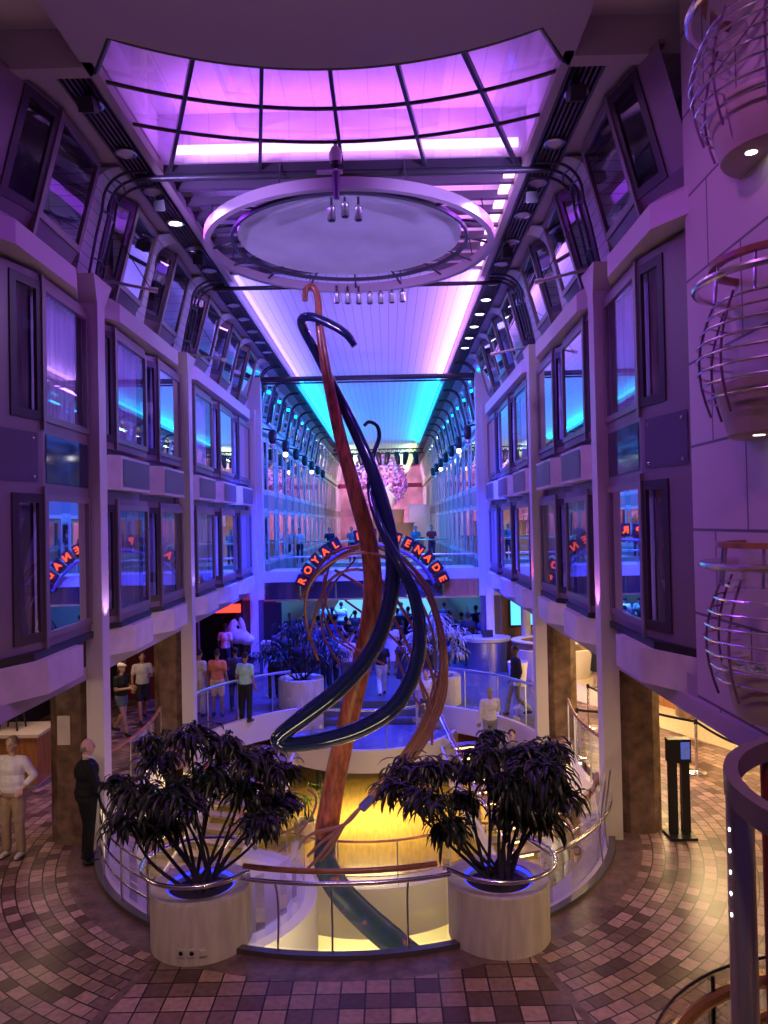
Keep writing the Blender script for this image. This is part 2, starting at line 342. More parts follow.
def person(label, loc, face, h=1.75, shirt=(.5, .5, .5), legs=(.1, .1, .12), hair=(.03, .02, .015), skin='pale', la=HANG, ra=HANG, stance=STAND,
           sleeve='short', bottom='long', female=False, longhair=False, bald=False, near=False, girth=1.0, shoes=None, group=None, lean=0.0, headyaw=0.0, collar=None, cap=None):
    vox = 0.0085 if near else 0.017
    root = thing('person', label, 'person', (0, 0, 0), group)
    g = girth
    def ln(p): return V((p[0], p[1] + max(0, p[2] - .95) * lean, p[2]))
    R3 = Matrix.Rotation(headyaw, 3, 'Z'); hc = ln((0, .015, 1.655))
    def hd(x, y, z): return hc + R3 @ V((x, y, z - 1.655))
    b = MB(); fing = MB()
    b.ell(ln((0, 0, .97)), (.155 * g, .115 * g, .13)); b.ell(ln((0, .01 * g, 1.13)), (.14 * g, .105 * g, .17)); b.ell(ln((0, 0, 1.31)), (.165 * g, .115 * g, .18))
    b.caps(ln((-.16, 0, 1.42)), ln((.16, 0, 1.42)), .055, .055); b.caps(ln((0, -.005, 1.44)), hd(0, -.01, 1.58), .056, .05)
    b.ell(hc + V((0, 0, .005)), (.074, .094, .112), 16, 10, rot=R3); b.ell(hd(0, .04, 1.595), (.052, .055, .052), rot=R3)
    b.ell(hd(0, .10, 1.64), (.014, .022, .026), 8, 6, rot=R3); b.ell(hd(0, .088, 1.60), (.024, .012, .008), 8, 6, rot=R3)
    for s in (-1, 1): b.ell(hd(.076 * s, -.005, 1.645), (.012, .022, .032), 8, 6, rot=R3)
    sh = MB(); tr = MB(); shoes_ = []
    sh.ell(ln((0, 0, 1.02)), (.172 * g, .135 * g, .15)); sh.ell(ln((0, .012 * g, 1.13)), (.165 * g, .128 * g, .19)); sh.ell(ln((0, 0, 1.31)), (.185 * g, .135 * g, .185))
    sh.caps(ln((-.155, 0, 1.415)), ln((.155, 0, 1.415)), .072, .072)
    if female: 
        for s in (-1, 1): sh.ell(ln((.075 * s, .095, 1.28)), (.07, .06, .07))
    for s, arm in ((-1, la), (1, ra)):
        S = ln((.185 * s, 0, 1.415)); E = ln((arm[0][0] * s, arm[0][1], arm[0][2])); W = ln((arm[1][0] * s, arm[1][1], arm[1][2]))
        q = .75 if sleeve == 'long' else 1.0
        b.caps(S, E, .05 * q, .04 * q); b.caps(E, W, .04 * q, .028)
        d = (W - E).normalized(); side = d.cross(V((0, 1, 0.3))).normalized(); nrm = side.cross(d).normalized()
        pc = W + d * .05
        b.caps(W, W + d * .085, .027, .024)
        for sd in (-.5, .5): b.caps(W + d * .03 + side * .022 * sd * 2, W + d * .085 + side * .026 * sd * 2, .017, .015)
        tgt = b if near else fing
        for k, (off, L) in enumerate(((-.036, .062), (-.012, .075), (.012, .072), (.034, .055))):
            a = W + d * .08 + side * off; m1 = a + d * L * .55 + nrm * .006; e = m1 + d * L * .4 + nrm * .022
            tgt.tube([a, m1, e], [.0105, .0095, .0075], 6)
        a = W + d * .03 - side * .03; tgt.tube([a, a + d * .03 - side * .03 + nrm * .01, a + d * .06 - side * .036 + nrm * .024], [.013, .011, .009], 6)
        if sleeve == 'short': sh.caps(S, S.lerp(E, .62), .07, .06)
        elif sleeve == 'long': sh.caps(S, E, .068, .058); sh.caps(E, E.lerp(W, .93), .058, .042)
        elif sleeve == 'roll': sh.caps(S, E, .068, .058); sh.caps(E, E.lerp(W, .55), .058, .05)
    for s, (K, A) in zip((1, -1), stance):
        K, A = V(K), V(A); Hh = V((.09 * s, 0, .93))
        q = .72 if bottom == 'long' else 1.0
        b.caps(Hh, K, .088 * g * q, .058 * q); b.caps(K, A, .058 * q, .04 * q)
        cal = K.lerp(A, .3) + V((0, -.02, 0)); b.ell(cal, (.055 * q, .058 * q, .10))
        b.caps(A + V((0, -.03, -.045)), A + V((.01 * s, .13, -.055)), .038, .028)
        shoe = MB(); shoes_.append(shoe); shoe.caps(A + V((0, -.035, -.045)), A + V((.01 * s, .14, -.055)), .047, .037); shoe.ell(A + V((0, -.01, -.02)), (.047, .06, .05))
        if bottom == 'long': tr.caps(Hh, K, .105 * g, .074); tr.caps(K, A + V((0, 0, .02)), .074, .066)
        elif bottom == 'shorts': tr.caps(Hh, Hh.lerp(K, .78), .108 * g, .092)
        elif bottom == 'short_shorts': tr.caps(Hh, Hh.lerp(K, .36), .108 * g, .10)
    tr.ell((0, 0, .96), (.168 * g, .13 * g, .12))
    hr = MB()
    if not bald:
        hr.ell(hd(0, -.018, 1.685), (.084, .098, .098), 14, 9, rot=R3)
        if longhair: hr.ell(hd(0, -.055, 1.58), (.085, .062, .15), 12, 8, rot=R3); hr.ell(hd(0, -.07, 1.48), (.075, .045, .12), 12, 8, rot=R3)
    else:
        for s in (-1, 1): hr.ell(hd(.06 * s, -.04, 1.64), (.024, .05, .04), 10, 7, rot=R3)
        hr.ell(hd(0, -.085, 1.63), (.055, .02, .045), 10, 7, rot=R3)
    def put(n, me):
        o = bpy.data.objects.new(n, me); C.objects.link(o); o.parent = root; return o
    body = put('body', fuse(b, vox, 'body', SKIN[skin], None if near else fing))
    put('jacket' if collar else ('dress' if bottom == 'skirt' else 'shirt'), fuse(sh, vox * 1.2, 'shirt', cmat(shirt)))
    if bottom == 'skirt':
        sk = MB().lathe([(.0, 1.05), (.15 * g, 1.05), (.185 * g, .9), (.22 * g, .62), (.235 * g, .50), (.215 * g, .50), (.0, .56)], n=24, sy=.8)
        o = sk.build('skirt', cmat(legs), root)
    else: put('trousers' if bottom == 'long' else 'shorts', fuse(tr, vox * 1.2, 'trousers', cmat(legs)))
    put('hair', fuse(hr, 0.012, 'hair', cmat(hair, .6)))
    sm = shoes or M_shoe
    for shoe in shoes_: put('shoe', fuse(shoe, .014, 'shoe', sm))
    if cap:
        hm = MB().ell(hd(0, -.01, 1.71), (.09, .105, .075), 14, 8, rot=R3).caps(hd(-.03, .10, 1.705), hd(.03, .10, 1.705), .03, .03)
        put('cap', fuse(hm, .012, 'cap', cmat(cap)))
    if near:
        ey = MB()
        for s in (-1, 1): ey.ell(hd(.032 * s, .087, 1.655), (.013, .008, .008), 8, 6, rot=R3)
        ey.build('eyes', M_eye, root)
        bw = MB()
        for s in (-1, 1): bw.tube([hd(.016 * s, .097, 1.677), hd(.034 * s, .093, 1.682), hd(.052 * s, .08, 1.676)], .005, 6)
        bw.build('eyebrows', cmat(hair, .6), root)
        if collar:
            cl = MB().tube([hd(-.058, -.0, 1.53), hd(-.05, .05, 1.51), hd(0, .085, 1.475), hd(.05, .05, 1.51), hd(.058, 0, 1.53), hd(.04, -.055, 1.54), hd(-.04, -.055, 1.54)], .016, 8, closed=True)
            cl.build('shirt_collar', cmat(collar), root)
    s = h / 1.765; root.scale = (s, s, s); root.rotation_euler = (0, 0, face); root.location = loc
    return root
def feet(px, py, z=0.0):
    p = atZ(px, py, z); return V((p.x, p.y, z))
def head(px, py, Y, h=1.72, z=0.0):
    """someone of height h on floor z at depth Y whose head shows at column px"""
    p = atY(px, py, Y)
    for _ in range(60):
        if all((V((p.x, Y, 0)) - q).length > .66 for q in CROWDPOS): break
        Y += .12; p = atY(px, py, Y)
    CROWDPOS.append(V((p.x, Y, 0))); return V((p.x, Y, z))
CROWDPOS = [V((-3.3, 25.2, 0)), V((3.75, 25.3, 0)), V((3.75, 24.8, 0)), V((3.3, 25.3, 0))]
def turn(deg): return math.radians(deg)          # 0 faces away from the camera, 180 faces it
WHITE = (.62, .6, .64); DARK = (.02, .02, .025); NAVY = (.03, .035, .07); GREY = (.25, .25, .28)
person('grey haired man in white jumper and khaki trousers walking at left edge', feet(14, 856), turn(172), 1.8, (.8, .78, .8), (.42, .31, .22), (.30, .22, .2), la=HIP, ra=HIP, sleeve='roll', near=True, girth=1.15, shoes=M_shoew)
person('bald man in black suit standing with hand on the rail', feet(88, 862), turn(-62), 1.8, (.008, .008, .011), (.008, .008, .011), (.2, .17, .16), bald=True, la=((.26, .02, 1.16), (.20, .2, 1.0)), ra=RAIL, sleeve='long', near=True, girth=1.32, collar=(.6, .6, .62))
# left gallery, seen between the pale columns
person('woman in black top and denim shorts with pale cap behind left railing', feet(122, 735), turn(-110), 1.7, DARK, (.16, .22, .34), (.05, .03, .02), female=True, longhair=True, la=HOLD, ra=HOLD, bottom='short_shorts', stance=WALK, cap=(.5, .45, .42))
person('man in white top and black knee shorts behind woman with denim shorts', feet(143, 722), turn(-150), 1.76, (.55, .53, .55), DARK, skin='tan', la=HOLD, ra=HANG, bottom='shorts', stance=WALK)
person('person in white jacket half hidden by left brown marble pier', feet(161, 712), turn(100), 1.72, (.6, .58, .6), (.5, .48, .5), sleeve='long', la=HOLD, ra=HOLD)
person('person in rust red top with dark hair in dim left gallery', feet(136, 694), turn(-130), 1.75, (.5, .12, .05), DARK, skin='tan', la=HOLD, ra=RAISE)
person('tall man in charcoal clothes deep in dim left gallery', feet(117, 700), turn(170), 1.8, (.09, .08, .09), DARK, skin='tan')
person('person in white shirt beside pale column watching the crowd', feet(200, 716), turn(-30), 1.72, (.62, .58, .6), (.55, .5, .5), skin='tan', bottom='long')
person('person in orange shirt and cream shorts behind curved left rail', feet(218, 716), turn(-8), 1.72, (.75, .26, .12), (.75, .55, .42), skin='tan', bottom='shorts', girth=1.1)
person('man in white shirt standing farther back above orange shirt', feet(226, 678), turn(-20), 1.76, (.75, .75, .8), NAVY, skin='dark')
person('person in black patterned top beside mint shirt man', feet(236, 710), turn(20), 1.66, (.06, .05, .07), DARK, skin='tan', la=HOLD, ra=HOLD)
person('man in mint green shirt and black trousers at left rail', feet(246, 722), turn(-25), 1.74, (.42, .72, .62), DARK, skin='tan', girth=1.12)
# on the landing, stairs and right side
person('woman in white top and patterned black skirt on oval landing', feet(427, 735, -.5), turn(175), 1.66, (.75, .73, .75), (.08, .07, .1), (.25, .05, .03), female=True, bottom='skirt', la=HOLD, ra=HANG)
person('grey haired man in white shirt walking down the right stair', V((2.95, 18.55, -.84)), turn(12), 1.76, (.68, .64, .62), (.26, .25, .27), (.3, .28, .28), skin='tan', la=HANG, ra=RAIL, sleeve='long', stance=WALK)
person('man in dark jacket and grey trousers walking past the wood wall', feet(517, 716), turn(100), 1.76, (.02, .02, .03), (.27, .25, .27), skin='dark', sleeve='long', stance=WALK)
person('person in black dress standing by white curved counter', feet(598, 688), turn(-60), 1.74, DARK, DARK, (.03, .02, .02), bottom='skirt', la=HANG, ra=HOLD, shoes=M_shoew)
person('person in pale clothes walking down lower right stair flight', V((3.75, 15.3, -2.85)), turn(160), 1.74, (.6, .58, .52), (.55, .52, .46), (.05, .04, .04), sleeve='long', stance=WALK)
person('dark haired person at foot of the right stair', V((4.0, 14.5, -2.99)), turn(10), 1.76, (.45, .42, .38), (.1, .09, .09))
person('dark haired person on upper right stair behind tall plant', V((3.25, 17.2, -1.5)), turn(170), 1.74, (.2, .19, .22), DARK)
# two dark suited guests on the lower deck beside the sculpture
person('person in black suit on lower deck left of red sculpture tube', feet(266, 806, -3.0), turn(20), 1.74, DARK, DARK, sleeve='long')
person('seated guest in black by burgundy bar on lower deck', feet(322, 790, -3.0), turn(160), 1.6, DARK, DARK, sleeve='long')
# the crowd under the bridge
CROWD = [
 (273, 640, 25.0, 'person in black top nearest the dark doorway panel', DARK, DARK, 'tan', 10),
 (290, 612, 27.5, 'fair haired person in grey shirt left in crowd', (.3, .32, .4), NAVY, 'pale', -10),
 (302, 630, 25.4, 'white haired person in dark top facing the crowd', (.08, .08, .12), NAVY, 'pale', 20),
 (318, 612, 27.0, 'man in bright white shirt left of red sculpture tube', (.75, .78, .85), NAVY, 'tan', 0),
 (311, 625, 29.0, 'person in navy top behind bright white shirt man', NAVY, NAVY, 'tan', 15),
 (341, 601, 30.0, 'broad man in pale blue shirt in brightest part of crowd', (.55, .72, .85), NAVY, 'pale', 0),
 (355, 608, 29.0, 'person in blue shirt before the cyan lit far floor', (.15, .3, .6), NAVY, 'tan', -8),
 (347, 655, 24.2, 'person in lilac shirt half behind red sculpture tube', (.62, .52, .6), (.12, .12, .2), 'pale', 5),
 (331, 628, 27.6, 'person in teal top in middle of crowd', (.06, .25, .3), DARK, 'tan', 8),
 (357, 632, 26.0, 'dark haired person in indigo top under bridge', (.06, .06, .2), NAVY, 'tan', 0),
 (381, 640, 25.2, 'man in black top and white trousers under bridge', DARK, (.6, .6, .68), 'tan', 6),
 (391, 622, 26.2, 'woman in pale pink dress right of black top man', (.6, .48, .56), (.6, .48, .56), 'pale', -6),
 (401, 602, 30.5, 'person in cyan shirt beyond the blue sculpture tube', (.2, .55, .65), NAVY, 'tan', 12),
 (412, 625, 27.0, 'person in dark jacket between the sculpture loops', (.04, .04, .07), NAVY, 'tan', 5),
 (420, 604, 29.6, 'person in grey top standing right of loops', (.22, .24, .3), NAVY, 'pale', -15),
 (436, 608, 28.2, 'man in steel blue shirt above pale flowering plant', (.2, .28, .5), NAVY, 'pale', 0),
 (461, 606, 27.6, 'man in white shirt and dark vest near right wall', (.5, .5, .6), DARK, 'tan', 30),
 (468, 616, 26.2, 'person in black gown before service desk', DARK, DARK, 'dark', -20),
 (476, 620, 29.0, 'person in navy suit leaning near right wall', NAVY, NAVY, 'tan', 40),
 (325, 600, 33.0, 'small distant person in aqua top left of stage glow', (.2, .5, .6), NAVY, 'tan', 0),
 (366, 599, 34.0, 'small distant person in white top on cyan lit floor', (.7, .75, .8), (.5, .5, .6), 'pale', 20),
 (284, 628, 24.6, 'person in dark green top left of palm in far planter', (.03, .06, .05), NAVY, 'tan', -14),
 (297, 645, 23.6, 'person in black coat behind the palm in far planter', DARK, DARK, 'dark', 12),
 (326, 645, 24.6, 'person in slate top between palm and red sculpture tube', (.08, .09, .16), NAVY, 'tan', -4),
 (335, 616, 31.0, 'person in deep blue top in front of pale blue shirt man', (.03, .05, .2), NAVY, 'tan', 9),
 (372, 612, 28.4, 'person in dark plum top beside blue sculpture tube', (.1, .03, .1), NAVY, 'tan', -9),
 (404, 640, 24.6, 'person in charcoal top between pink dress and flowering plant', (.05, .05, .06), NAVY, 'tan', 8),
 (450, 615, 29.0, 'person in dark teal top left of white shirt and vest man', (.02, .1, .13), NAVY, 'dark', -12),
 (428, 628, 25.6, 'person in black shirt behind flowering plant', DARK, NAVY, 'tan', 16),
 (388, 600, 33.5, 'small distant person in violet top on cyan lit floor', (.3, .25, .6), NAVY, 'tan', -20)]
for k, (px, py, Y, lb, sh_, lg_, sk_, a) in enumerate(CROWD):
    Y = max(21.9, min(35, 769 * 3.19 / (py - 523))) if px < 455 else Y
    ht = 1.60 + .22 * ((k * 37) % 10) / 10
    person(lb, head(px, py, Y), turn(a), ht, sh_, lg_, (.4, .38, .4) if 'white haired' in lb or 'fair' in lb else (.03, .02, .02), sk_, girth=1.0 + .14 * (k % 3) / 2,
           la=HANG if k % 3 else RAISE, ra=HOLD if k % 2 else HANG, bottom='skirt' if ('dress' in lb or 'gown' in lb) else 'long', female='woman' in lb, longhair='woman' in lb, stance=WALK if k % 4 == 2 else STAND)
rc = random.Random(21)
for k, (px, py) in enumerate(((279, 624), (294, 618), (309, 640), (320, 636), (332, 604), (346, 618), (352, 640), (364, 622), (374, 604), (384, 612), (397, 610), (408, 606), (415, 640), (424, 615), (444, 602), (340, 646))):
    Y = max(22.6, min(36, 769 * 3.19 / (py - 523)))
    person('dark clothed guest seen from behind in the packed crowd under the bridge', head(px, py, Y + rc.uniform(-.2, .2)), turn(rc.uniform(-25, 25)), rc.uniform(1.62, 1.8), (rc.choice([(.03, .03, .05), (.05, .05, .1), (.02, .02, .03), (.08, .07, .1)])), DARK, (.03, .02, .02), rc.choice(['tan', 'dark', 'pale']), group='dark clothed crowd under the bridge', la=rc.choice([HANG, HOLD]), ra=rc.choice([HANG, HOLD, RAISE]))
person('white haired attendant behind curved silver desk', V((3.7, 26.35, 0)), turn(150), 1.7, (.06, .06, .1), DARK, (.7, .7, .72), la=HOLD, ra=HOLD)
for px, Y, lb, col in ((300, 38, 'spectator in white leaning on far bridge railing left', WHITE), (330, 38.2, 'spectator in navy behind far bridge railing', NAVY), (352, 38.1, 'spectator in grey on far bridge near centre', GREY), (416, 38, 'spectator in teal behind far bridge railing right', (.1, .3, .35)), (432, 38.3, 'spectator in red on far bridge right end', (.4, .05, .05))):
    p = atY(px, 555, Y); person(lb, V((p.x, Y, 3.0)), turn(180), 1.72, col, NAVY, la=RAIL, ra=RAIL)

# ---------------------------------------------------------------- the shell: floors, walls, ceilings
from mathutils.geometry import tessellate_polygon
def plate(mb, outer, holes, z0, z1):
    loops = [[V((x, y, 0)) for x, y in outer]] + [[V((x, y, 0)) for x, y in h] for h in holes]
    flat = [p for l in loops for p in l]; n = len(flat)
    tri = tessellate_polygon(loops)
    vs = [(p.x, p.y, z1) for p in flat] + [(p.x, p.y, z0) for p in flat]
    fs = [tuple(t) for t in tri] + [tuple(i + n for i in reversed(t)) for t in tri]
    k = 0
    for l in loops:
        m = len(l); fs += [(k + i, k + (i + 1) % m, n + k + (i + 1) % m, n + k + i) for i in range(m)]; k += m
    return mb.add(vs, fs)
HC, HR = (0, 12.75), 4.0
near_arc = circ(*HC, HR, PI, 2 * PI, 48)
HOLE = near_arc + [(4.45, 13.3), (4.45, 16.4)] + circ(0, 16.75, 4.0, .08, math.acos(1.25 / 4.0), 16) + [(1.25, 21.25), (-1.25, 21.25)] + circ(0, 16.75, 4.0, PI - math.acos(1.25 / 4.0), PI - .08, 16) + [(-4.45, 16.4), (-4.45, 13.3)]
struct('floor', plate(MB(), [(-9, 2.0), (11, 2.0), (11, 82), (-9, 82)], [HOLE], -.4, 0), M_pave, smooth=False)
# curb and fascia that follow the rim of the opening
def ribbon(mb, path, offs, z0, z1, thick, closed=False):
    """upright band along a plan path"""
    n = len(path); P2 = []
    for i, (x, y) in enumerate(path):
        a = V(path[max(i - 1, 0)]); b = V(path[min(i + 1, n - 1)]); t = (b - a).normalized(); nr = V((-t.y, t.x)); P2.append((nr.x, nr.y))
    vs = []
    for (x, y), (nx, ny) in zip(path, P2):
        for o_, z in ((offs, z0), (offs, z1), (offs + thick, z1), (offs + thick, z0)): vs.append((x + nx * o_, y + ny * o_, z))
    fs = []
    for i in range(n - 1):
        for k in range(4): fs.append((i * 4 + k, i * 4 + (k + 1) % 4, (i + 1) * 4 + (k + 1) % 4, (i + 1) * 4 + k))
    fs += [(0, 1, 2, 3), tuple((n - 1) * 4 + k for k in range(4))]
    return mb.add(vs, fs)
struct('trim_1', ribbon(MB(), near_arc, -.07, -.5, .06, .1), mat('curb_metal', (.16, .14, .17), .3, .6))
ledge = MB(); ribbon(ledge, near_arc[:16], .0, -.45, .05, .5); struct('trim_2', ledge, M_cream)
ledge = MB(); ribbon(ledge, near_arc[32:], .0, -.45, .05, .34); struct('trim_3', ledge, M_cream)
for k, s in ((4, 1), (5, -1)):
    fb = MB(); path = [(4.42 * s, 13.0 + i * .22) for i in range(17)]; path = [(x - s * .18 * math.sin(PI * i / 16), y) for i, (x, y) in enumerate(path)]
    ribbon(fb, path if s > 0 else path[::-1], 0, -.62, .1, .12); struct('trim_%d' % k, fb, M_fascia)
    fb = MB(); arc = circ(0, 16.75, 3.98, .12, 1.25, 14) if s > 0 else circ(0, 16.75, 3.98, PI - 1.25, PI - .12, 14)
    ribbon(fb, arc, 0, -.55, .1, .1); struct('trim_%d' % (k + 2), fb, M_fascia)
# landing two steps below the far rim, hanging over the lower deck
LZ = -.5
land = MB(); lo = circ(0, 20.55, 2.25, PI * .93, PI * 2.07, 40)
plate(land, lo + [(1.25, 21.2), (-1.25, 21.2)], [], LZ - .12, LZ); struct('floor_landing', land, M_landing, smooth=False)
struct('trim_8', ribbon(MB(), circ(0, 20.55, 2.27, PI * .93, PI * 2.07, 40), -.06, LZ - .5, LZ + .04, .1), M_fascia)
struct('ceiling_landing', plate(MB(), circ(0, 20.55, 2.2, PI * .93, PI * 2.07, 40) + [(1.25, 21.2), (-1.25, 21.2)], [], LZ - .5, LZ - .46), M_fascia, smooth=False)
st = MB()
for i in range(2): st.box(-1.24, 1.24, 20.65 + i * .3, 21.24, LZ + .16 * i, LZ + .16 * (i + 1))
struct('trim_9', st, M_landing, smooth=False)
# lower deck with a round balcony of golden boards
front = circ(0, 19.8, 3.15, PI + .12, 2 * PI - .12, 40)
hole4 = [(-3.2, 8.4), (3.2, 8.4), (3.2, 19.3)] + [(x, y) for x, y in reversed(front)] + [(-3.2, 19.3)]
struct('floor_lower', plate(MB(), [(-9, 4), (9, 4), (9, 30), (-9, 30)], [hole4], -3.3, -3.0), M_tan, smooth=False)
struct('floor_balcony', plate(MB(), circ(0, 20.6, 3.3, 0, 2 * PI, 48)[:-1], [], -3.0, -2.985), M_gold, smooth=False)
struct('trim_10', ribbon(MB(), front, -.05, -3.55, -2.95, .12), M_fascia)
struct('trim_11', ribbon(MB(), circ(0, 19.8, 2.95, PI + .12, 2 * PI - .12, 40), 0, -4.15, -3.5, .12), M_fascia)
struct('floor_bottom', MB().box(-6, 6, 5, 30, -6.0, -5.8), M_bright)
struct('wall_lower', MB().box(-9, 9, 26, 26.2, -5.8, -.4), M_burg)
struct('wall_lower_left', MB().box(-9.2, -9, 4, 30, -3.3, -.4), M_fascia); struct('wall_lower_right', MB().box(9, 9.2, 4, 30, -3.3, -.4), M_fascia)
for s in (-1,):     # round glazed enclosure with a wide ledge at the foot of the left stair
    arc = circ(s * 2.75, 12.7, 1.85, *((-1.25, 1.25) if s < 0 else (PI - 1.25, PI + 1.25)), 28)
    struct('trim_%d' % (22 if s < 0 else 23), ribbon(MB(), arc, -.2, -3.0, -1.2, .42), M_cream)
    g = MB()
    for a, b in zip(arc, arc[1:]): g.poly((*a, -1.2), (*b, -1.2), (*b, -.25), (*a, -.25))
    e = struct('window_enclosure_%s' % ('left' if s < 0 else 'right'), g, M_clear, smooth=False)
# galleries either side of the opening
for s, nm in ((-1, 'left'), (1, 'right')):
    x0, x1 = sorted((4.12 * s, (9 if s < 0 else 11) * s))
    struct('ceiling_gallery_' + nm, MB().box(x0, x1, 3, 30, 2.78, 3.05), M_soffit)
    if s < 0: struct('wall_gallery_left', MB().box(-8.7, -8.5, 3, 30, 0, 2.78), M_black)
    else: struct('wall_gallery_right', MB().loft([(7.2, 27), (7.2, 21.2), (10.6, 13.5), (10.6, 3), (10.8, 3), (10.8, 13.6), (7.4, 21.3), (7.4, 27)], 0, None, 2.78), M_fascia, smooth=False)
    x0, x1 = sorted((4.1 * s, 4.35 * s))
    struct('wall_' + nm, MB().box(x0, x1, 2.5, 8.85, 2.78, 10.95), M_wall, smooth=False)
    x0, x1 = sorted((4.62 * s, 4.7 * s))
    struct('wall_cabins_' + nm, MB().box(x0, x1, 8.85, 80, 2.9, 10.7), M_back)  # dark sheet standing for the unlit cabins behind the panes
    x0, x1 = sorted((4.06 * s, 4.5 * s)); struct('trim_%d' % (12 if s < 0 else 13), MB().box(x0, x1, 2.5, 80, 2.6, 2.8), M_soffit)
    # boarded head of the wall, grille and its dark tray
    x0, x1 = sorted((3.42 * s, 4.65 * s)); struct('trim_%d' % (14 if s < 0 else 15), MB().box(x0, x1, 9.3, 80, 10.52, 10.66), M_soffit)
    x0, x1 = sorted((2.86 * s, 3.45 * s)); struct('trim_%d' % (16 if s < 0 else 17), MB().box(x0, x1, 9.3, 80, 10.64, 10.72), M_black)
    g = MB()
    for i in range(7): xs = s * (2.98 + .068 * i); g.box(xs - .014, xs + .014, 9.3, 80, 10.5, 10.58)
    for i in range(26): g.box(min(2.9 * s, 3.44 * s), max(2.9 * s, 3.44 * s), 9.32 + 2.75 * i, 9.36 + 2.75 * i, 10.56, 10.6)
    struct('trim_%d' % (18 if s < 0 else 19), g, M_panel, smooth=False)
    x0, x1 = sorted((2.80 * s, 2.92 * s)); struct('trim_%d' % (20 if s < 0 else 21), MB().box(x0, x1, 9.0, 80, 10.42, 10.56), M_soffit)
struct('wall_gallery_back_left', MB().box(-9, -3.4, 27.0, 27.2, 0, 2.5), M_black)
struct('wall_gallery_back_right', MB().box(4.3, 7.6, 27.0, 27.2, 0, 2.78), M_woodpanel)
# ceilings
struct('ceiling', MB().box(-2.95, 2.95, 17.3, 80, 10.62, 10.7), M_plank)
struct('ceiling_rungs', MB().box(-2.95, 2.95, 12.1, 17.3, 11.15, 11.2), M_whiteceil)
struct('wall_rungs', MB().box(-2.95, 2.95, 17.26, 17.34, 10.6, 11.2), M_whiteceil)
for i in range(8):
    y = 12.65 + i * .62
    struct('trim_%d' % (30 + i), MB().box(-2.85, 2.85, y, y + .1, 10.5, 10.64), M_panel)
# glazed fan of the atrium roof with its lit box above
AP = V((0, 4.6)); R0 = 4.66
def fan(r, x): return AP.y + math.sqrt(max(r * r - x * x, 0))
soff = MB(); band = circ(AP.x, AP.y, R0, PI / 2 - .55, PI / 2 + .55, 30); inner = circ(AP.x, AP.y, 2.6, PI / 2 - .68, PI / 2 + .68, 30)
plate(soff, [(2.93, 4.6), (2.93, 9.31), (2.84, 9.23)] + band + [(-2.84, 9.23), (-2.93, 9.31), (-2.93, 4.6)], [], 10.42, 10.56)
struct('ceiling_soffit', soff, M_soffit, smooth=False)
struct('ceiling_atrium', MB().box(-4.4, 4.4, 2.2, 9.3, 10.9, 10.95), M_cream)
struct('trim_40', MB().box(-4.3, -2.93, 9.1, 9.32, 10.42, 10.9), M_soffit); struct('trim_41', MB().box(2.93, 4.3, 9.1, 9.32, 10.42, 10.9), M_soffit)
lb = MB(); lb.box(-2.9, 2.9, 8.0, 12.0, 11.4, 11.45); lb.box(-2.95, -2.9, 8.0, 12.0, 10.5, 11.45); lb.box(2.9, 2.95, 8.0, 12.0, 10.5, 11.45); lb.box(-2.95, 2.95, 12.0, 12.06, 10.5, 11.45)
struct('ceiling_lightbox', lb, M_whiteceil, smooth=False)
sky = sroot('window_skylight', (0, 10, 10.5))
gl = MB()
for i in range(24):
    xa, xb = -2.86 + i * 5.72 / 24, -2.86 + (i + 1) * 5.72 / 24
    gl.poly((xa, fan(R0 - .05, xa), 10.55), (xb, fan(R0 - .05, xb), 10.55), (xb, 12.0, 10.55), (xa, 12.0, 10.55))
gl.build('pane', M_sky, sky)
mu = MB()
for xb, xt in ((-2.72, -1.56), (-1.3, -.8), (0, 0), (1.3, .8), (2.72, 1.56)):
    mu.bar((xt, fan(R0 - .05, xt), 10.5), (xb, 12.0, 10.5), .05, .1)
for s in (-1, 1): mu.bar((2.84 * s, 9.2, 10.5), (2.84 * s, 12, 10.5), .06, .1)
mu.bar((-2.86, 11.97, 10.5), (2.86, 11.97, 10.5), .08, .14)
mu.build('mullion', M_pipe, sky)
for rr in (5.65, 6.55):
    xm = min(2.84, rr * .6); a = math.asin(xm / rr)
    pts = [(x, y, 10.48) for x, y in circ(AP.x, AP.y, rr, PI / 2 - a, PI / 2 + a, 24)]
    MB().tube(pts, .028, 6).build('ring_bar', M_pipe, sky)
ed = MB(); ed.tube([(x, y, 10.46) for x, y in [(2.84, 9.23)] + circ(AP.x, AP.y, R0, PI / 2 - .55, PI / 2 + .55, 30) + [(-2.84, 9.23)]], .05, 8); ed.build('edge_trim', M_pipe, sky)

# ---------------------------------------------------------------- cabin fronts: prow shaped bay windows
WN = [0]
def framed(mf, mp, bl, br, tr, tl, b=.07, d=.03, inset=.0):
    bl, br, tr, tl = V(bl), V(br), V(tr), V(tl); u = (br - bl).normalized(); v = (tl - bl).normalized(); n = u.cross(v).normalized()
    o = [bl, br, tr, tl]; i_ = [bl + u * b + v * b, br - u * b + v * b, tr - u * b - v * b, tl + u * b - v * b]
    if n.x * (bl.x) > 0: n = -n      # towards the promenade
    vs = [p + n * d for p in o] + [p + n * d for p in i_] + [p - n * .03 for p in i_] + [p - n * .03 for p in o]
    fs = []
    for k in range(4):
        j = (k + 1) % 4; fs += [(k, j, 4 + j, 4 + k), (4 + k, 4 + j, 8 + j, 8 + k), (k, j, 12 + j, 12 + k)]
    mf.add(vs, fs)
    if mp is not None: mp.poly(*[p + n * inset for p in i_])
    return i_, n
